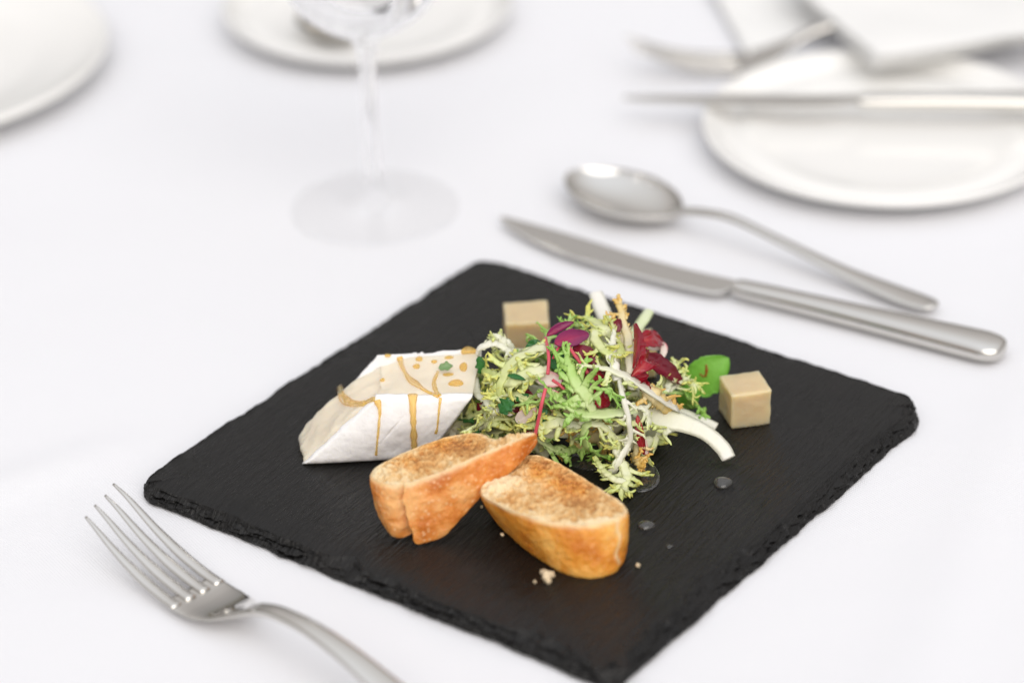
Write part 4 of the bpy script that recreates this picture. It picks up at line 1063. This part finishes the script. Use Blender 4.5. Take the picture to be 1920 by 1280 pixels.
# purple leaves
blade('amaranth_leaf', S(1040, 645, .014), S(1104, 626, .013), .0036, 'oval magenta leaf on the crown of the heap', M_PURP, up=(0, -.75, .8), cup=.25, arch=.04, shape=.8, seed=8)
blade('amaranth_leaf', S(1025, 630, .015), S(1076, 604, .013), .0019, 'narrow folded magenta leaf pointing up to the right above the oval one', M_PURP, up=(0, -.5, 1), cup=.5, arch=.05, shape=.9, seed=9, fold=.4)
blade('amaranth_leaf', S(1075, 650, .005), S(1120, 682, .005), .0034, 'dusky purple leaf below the oval magenta leaf', M_DRED, up=(.2, -.7, .8), cup=.2, arch=.05, seed=10)
# radicchio
RG = 'shreds of red radicchio in the salad heap'
rad = [
 (S(1188, 690, .010), S(1190, 606, .009), .0023, M_RED, 'upright folded red radicchio shred at the top right of the heap', dict(jag=.12, up=(.8, -.7, .2), cup=.8, arch=.06, fold=.5, ruf=.5, shape=1.0)),
 (S(1186, 640, .006), W(1242, 640, .0330), .0036, M_RED, 'red radicchio shred reaching right with glossy syrup on it', dict(jag=.12, up=(0, -.8, .7), cup=.5, arch=.08, ruf=.4, shape=.9)),
 (W(1214, 652, .0325), W(1240, 636, .0330), .0032, M_PINK, 'whitish rib piece at the right end of the glossy red shred', dict(pw=.34, jag=.03, up=(.12, -.8, .6), cup=.4, arch=.1)),
 (W(1240, 672, .0300), W(1244, 642, .0340), .0015, M_PINK, 'small pink sliver standing at the far right of the red leaves', dict(pw=.34, jag=.03, up=(.3, -1, .3), cup=.5, arch=.1)),
 (S(1200, 668, .005), W(1283, 722, .0225), .0042, M_DRED, 'dark red radicchio leaf pointing down right to the round green leaf', dict(jag=.12, up=(.3, -.6, .9), cup=.35, arch=.05, fold=.3, ruf=.2, shape=.75)),
 (S(1183, 706, .010), S(1214, 676, .011), .0042, M_RED, 'glossy crumpled red radicchio cup in the right of the heap', dict(jag=.12, up=(-.2, -1, .4), cup=1.1, arch=.25, ruf=.7)),
 (S(1178, 712, .009), S(1216, 704, .010), .0024, M_RED, 'wet red fold under the crumpled radicchio cup', dict(jag=.12, up=(0, -.8, .7), cup=.7, arch=-.12, ruf=.5)),
 (S(1200, 708, .006), S(1216, 742, .006), .0022, M_RED, 'ragged red shred hanging below the crumpled cup', dict(jag=.12, up=(.2, -1, .3), cup=.4, arch=.05, ruf=.8)),
 (S(1195, 778, .006), W(1208, 852, .0130), .0017, M_RED, 'long dark red strip hanging down the lower right front of the heap', dict(jag=.12, up=(-.3, -1, .4), cup=.3, arch=.04, ruf=.4)),
 (S(1200, 800, .005), W(1214, 858, .0115), .0010, M_PINK, 'thin pink edge beside the long dark red strip', dict(pw=.34, jag=.03, up=(.3, -1, .4), cup=.3, arch=.03)),
 (S(1145, 600, .002), S(1162, 622, .005), .0030, M_DRED, 'dark red scrap at the foot of the upright white stalk', dict(jag=.12, up=(0, -.7, .7), cup=.3)),
 (S(1000, 704, .006), S(1054, 718, .008), .0031, M_PINK, 'pale pink rib piece in the centre left of the heap', dict(pw=.34, jag=.03, up=(.12, -.8, .7), cup=.2, arch=.04, shape=1.2)),
 (S(1008, 738, .006), S(1050, 742, .007), .0022, M_PINK, 'pale pink rib piece just below the other central one', dict(pw=.34, jag=.03, up=(.1, -.8, .7), cup=.3, arch=.05)),
 (S(968, 790, .006), S(1004, 764, .007), .0026, M_PINK, 'small white and pink rib piece low in the left half', dict(pw=.34, jag=.03, up=(.12, -.9, .5), cup=.1, arch=.04, shape=1.1)),
 (S(962, 778, .004), S(940, 742, .006), .0026, M_PINK, 'pinkish rib sliver beside the dark green leaflet', dict(pw=.34, jag=.03, up=(-.2, -.9, .5), cup=.3, arch=.06)),
 (S(955, 745, .001), S(1010, 765, .002), .0050, M_DRED, 'dark red leaf showing through in the left half of the heap', dict(jag=.12, up=(0, -.8, .6), cup=.2)),
 (S(1075, 690, .003), S(1135, 720, .003), .0055, M_DRED, 'dark red leaf showing through behind the central green frond', dict(jag=.12, up=(0, -.8, .6), cup=.2)),
 (S(1090, 755, .002), S(1145, 750, .002), .0050, M_RED, 'red leaf showing through the gaps right of centre', dict(jag=.12, up=(0, -.8, .6), cup=.3, ruf=.3)),
 (S(900, 780, .0), S(925, 760, .0), .0040, M_DRED, 'dark red leaf in shade at the left end of the heap', dict(jag=.12, up=(0, -.8, .6), cup=.2)),
 (S(1100, 706, .005), S(1140, 700, .004), .0024, M_RED, 'small red fold left of the white upright frond', dict(jag=.12, up=(0, -.8, .6), cup=.5, ruf=.5)),
 (S(1010, 815, .002), S(975, 822, .001), .0022, M_RED, 'small red strip under the white rib piece above the bread', dict(jag=.12, up=(0, -.8, .6), cup=.4)),
]
for k, (a, b, hw, mt, lb, kw) in enumerate(rad):
    blade('radicchio_shred', a, b, hw, lb, mt, seed=20+k, group=RG, **kw)
# green leaflets
GG = 'small green cress leaflets'
grn = [
 (S(897, 668, .010), S(908, 702, .009), .0024, M_PARS, 'dark green leaflet at the left end of the heap above the syrup drop', 3),
 (W(822, 690, .0345), W(849, 686, .0350), .0017, M_PALEG, 'pale green leaflet lying on top of the cheese', 2),
 (S(962, 748, .009), S(938, 774, .009), .0030, M_PARS, 'dark green leaflet in the lower left of the heap', 3),
 (S(972, 736, .006), S(985, 756, .007), .0024, M_PARS, 'dark green leaflet right of the lower left one', 2),
 (S(868, 782, .004), S(888, 792, .005), .0028, M_PARS, 'dark green leaflet beside the cheese above the bread', 3),
 (S(908, 802, .003), S(890, 808, .004), .0022, M_PARS, 'dark green leaflet behind the fringed white tip', 2),
 (S(1002, 760, .004), S(1022, 790, .005), .0026, M_PARS, 'dark green leaflet behind the pink stem', 2),
 (S(985, 660, .002), S(1022, 648, .003), .0034, M_PARS, 'blurred green leaf behind the crown next to the back cube', 0),
 (S(1030, 665, .003), S(1060, 700, .004), .0036, M_PARS, 'shaded green leaf under the magenta leaf', 0),
 (S(952, 704, .011), S(985, 712, .011), .0010, M_PARS, 'thin green leaflet edge over the pale frond at left', 0),
]
for k, (a, b, hw, mt, lb, te) in enumerate(grn):
    blade('cress_leaf', a, b, hw, lb, mt, up=(0, -.6, .8), cup=.3, arch=.06, seed=60+k, teeth=te, group=GG, ruf=.3)
# pink stems
def tube(name, pts, r0, r1, mat, label, group=None, n=24, cat='salad stem'):
    P_ = catmull(pts, n); tg = np.gradient(P_, axis=0); u = np.array([0, -.7, .7]); sd = []; up = []
    for t in tg:
        t = unit(t); u = unit(u-t*(u@t)); up.append(u); sd.append(np.cross(t, u))
    V, Fc = sweep(P_, sd, up, np.linspace(r0, r1, n), np.linspace(r0, r1, n), 10, 2)
    return tag(mesh(name, V, Fc, mat), label, cat, group)
SG = 'thin pink stems in the salad heap'
tube('pink_stem', [S(1023, 633, .013), S(1027, 655, .013), S(1029, 675, .012), S(1027, 702, .010)], .0006, .0007, M_STEM, 'pink stem rising at the left of the magenta leaves', SG)
tube('pink_stem', [S(1062, 642, .012), S(1075, 662, .011), S(1090, 682, .009), S(1102, 700, .008)], .0006, .0008, M_STEM, 'pink stem running down right from the magenta leaf', SG)
tube('pink_stem', [S(1023, 728, .013), S(1016, 755, .013), S(1010, 785, .011), S(1002, 820, .010)], .0007, .0007, M_STEM, 'long pink stem standing in front of the heap above the bread tip', SG)
tube('pink_stem', [S(1060, 640, .010), S(1045, 655, .010), S(1037, 672, .009)], .0005, .0005, M_STEM, 'short reddish stem under the magenta leaves', SG)
tube('pink_stem', [S(1036, 712, .008), S(1050, 722, .008), S(1062, 734, .007)], .0006, .0006, M_STEM, 'short pink stem peeping out right of the central rib piece', SG)

# ------------------------------------------------------------ dressing, crumbs
SLB = bvh_of([bpy.data.objects['slate_plate']])
for k, (x, y, rx, ry_, h, lb) in enumerate(((1355, 906, .0038, .0038, .0020, 'large clear droplet on the slate at the right'), (1211, 986, .0034, .0030, .0018, 'clear droplet on the slate right of the flat bread slice'), (1200, 890, .0075, .0125, .0009, 'elongated pool of clear dressing in front of the salad'), (1255, 1024, .0013, .0012, .0005, 'tiny clear droplet below the middle one'), (1205, 862, .0030, .0026, .0012, 'clear droplet at the foot of the red strip'), (1110, 862, .0090, .0070, .0008, 'clear pool of dressing between the salad and the bread'))):
    o = dome(x, y, rx, ry_, SLB, None, h, 'dressing_drop', M_WATER); tag(o, lb, 'droplet', 'drops of clear dressing on the slate')
M_BIT = simple('bread_bit', lin(236, 214, 178), .8, noise_s=400, noise_a=.15, bump=(900, .001, .6))
def bit(x, y, r_, label, seed):
    rn = random.Random(seed); c = W(x, y, SL_TOP+r_*.8); V = []; Fc = []; n = 12; m = 8
    for i in range(m+1):
        for j in range(n):
            a = math.pi*i/m; b = 2*math.pi*j/n; d = np.array([math.sin(a)*math.cos(b), math.sin(a)*math.sin(b), math.cos(a)])
            V.append(c+d*r_*(1+.7*noise.noise(Vector(tuple(d*1.7))+Vector((seed*3.3, 0, 0)))+.4*noise.noise(Vector(tuple(d*4))+Vector((seed*5.3, 0, 0)))))
    for i in range(m):
        for j in range(n): Fc.append((i*n+j, (i+1)*n+j, (i+1)*n+(j+1) % n, i*n+(j+1) % n))
    return tag(mesh('bread_crumb', V, Fc, M_BIT), label, 'crumb', 'bread crumbs on the slate')
for k, (x, y, r_, lb) in enumerate(((1024, 1080, .0019, 'largest pale crumb in front of the flat bread slice'), (1034, 1077, .0013, 'crumb touching the largest crumb on its right'), (1018, 1072, .0011, 'crumb touching the largest crumb on its upper left'), (1029, 1089, .0010, 'crumb just in front of the largest crumb'), (1003, 1090, .0006, 'tiny crumb left of the crumb cluster'), (1196, 1059, .0008, 'lone crumb to the right of the flat bread slice'), (1155, 1056, .0008, 'crumb against the right end of the flat bread slice'), (942, 1002, .0007, 'crumb under the left side of the flat bread slice'), (903, 950, .0006, 'crumb in the gap between the two slices'), (1020, 866, .0010, 'crumb on the back corner of the flat slice'))):
    bit(x, y, r_, lb, 200+k)
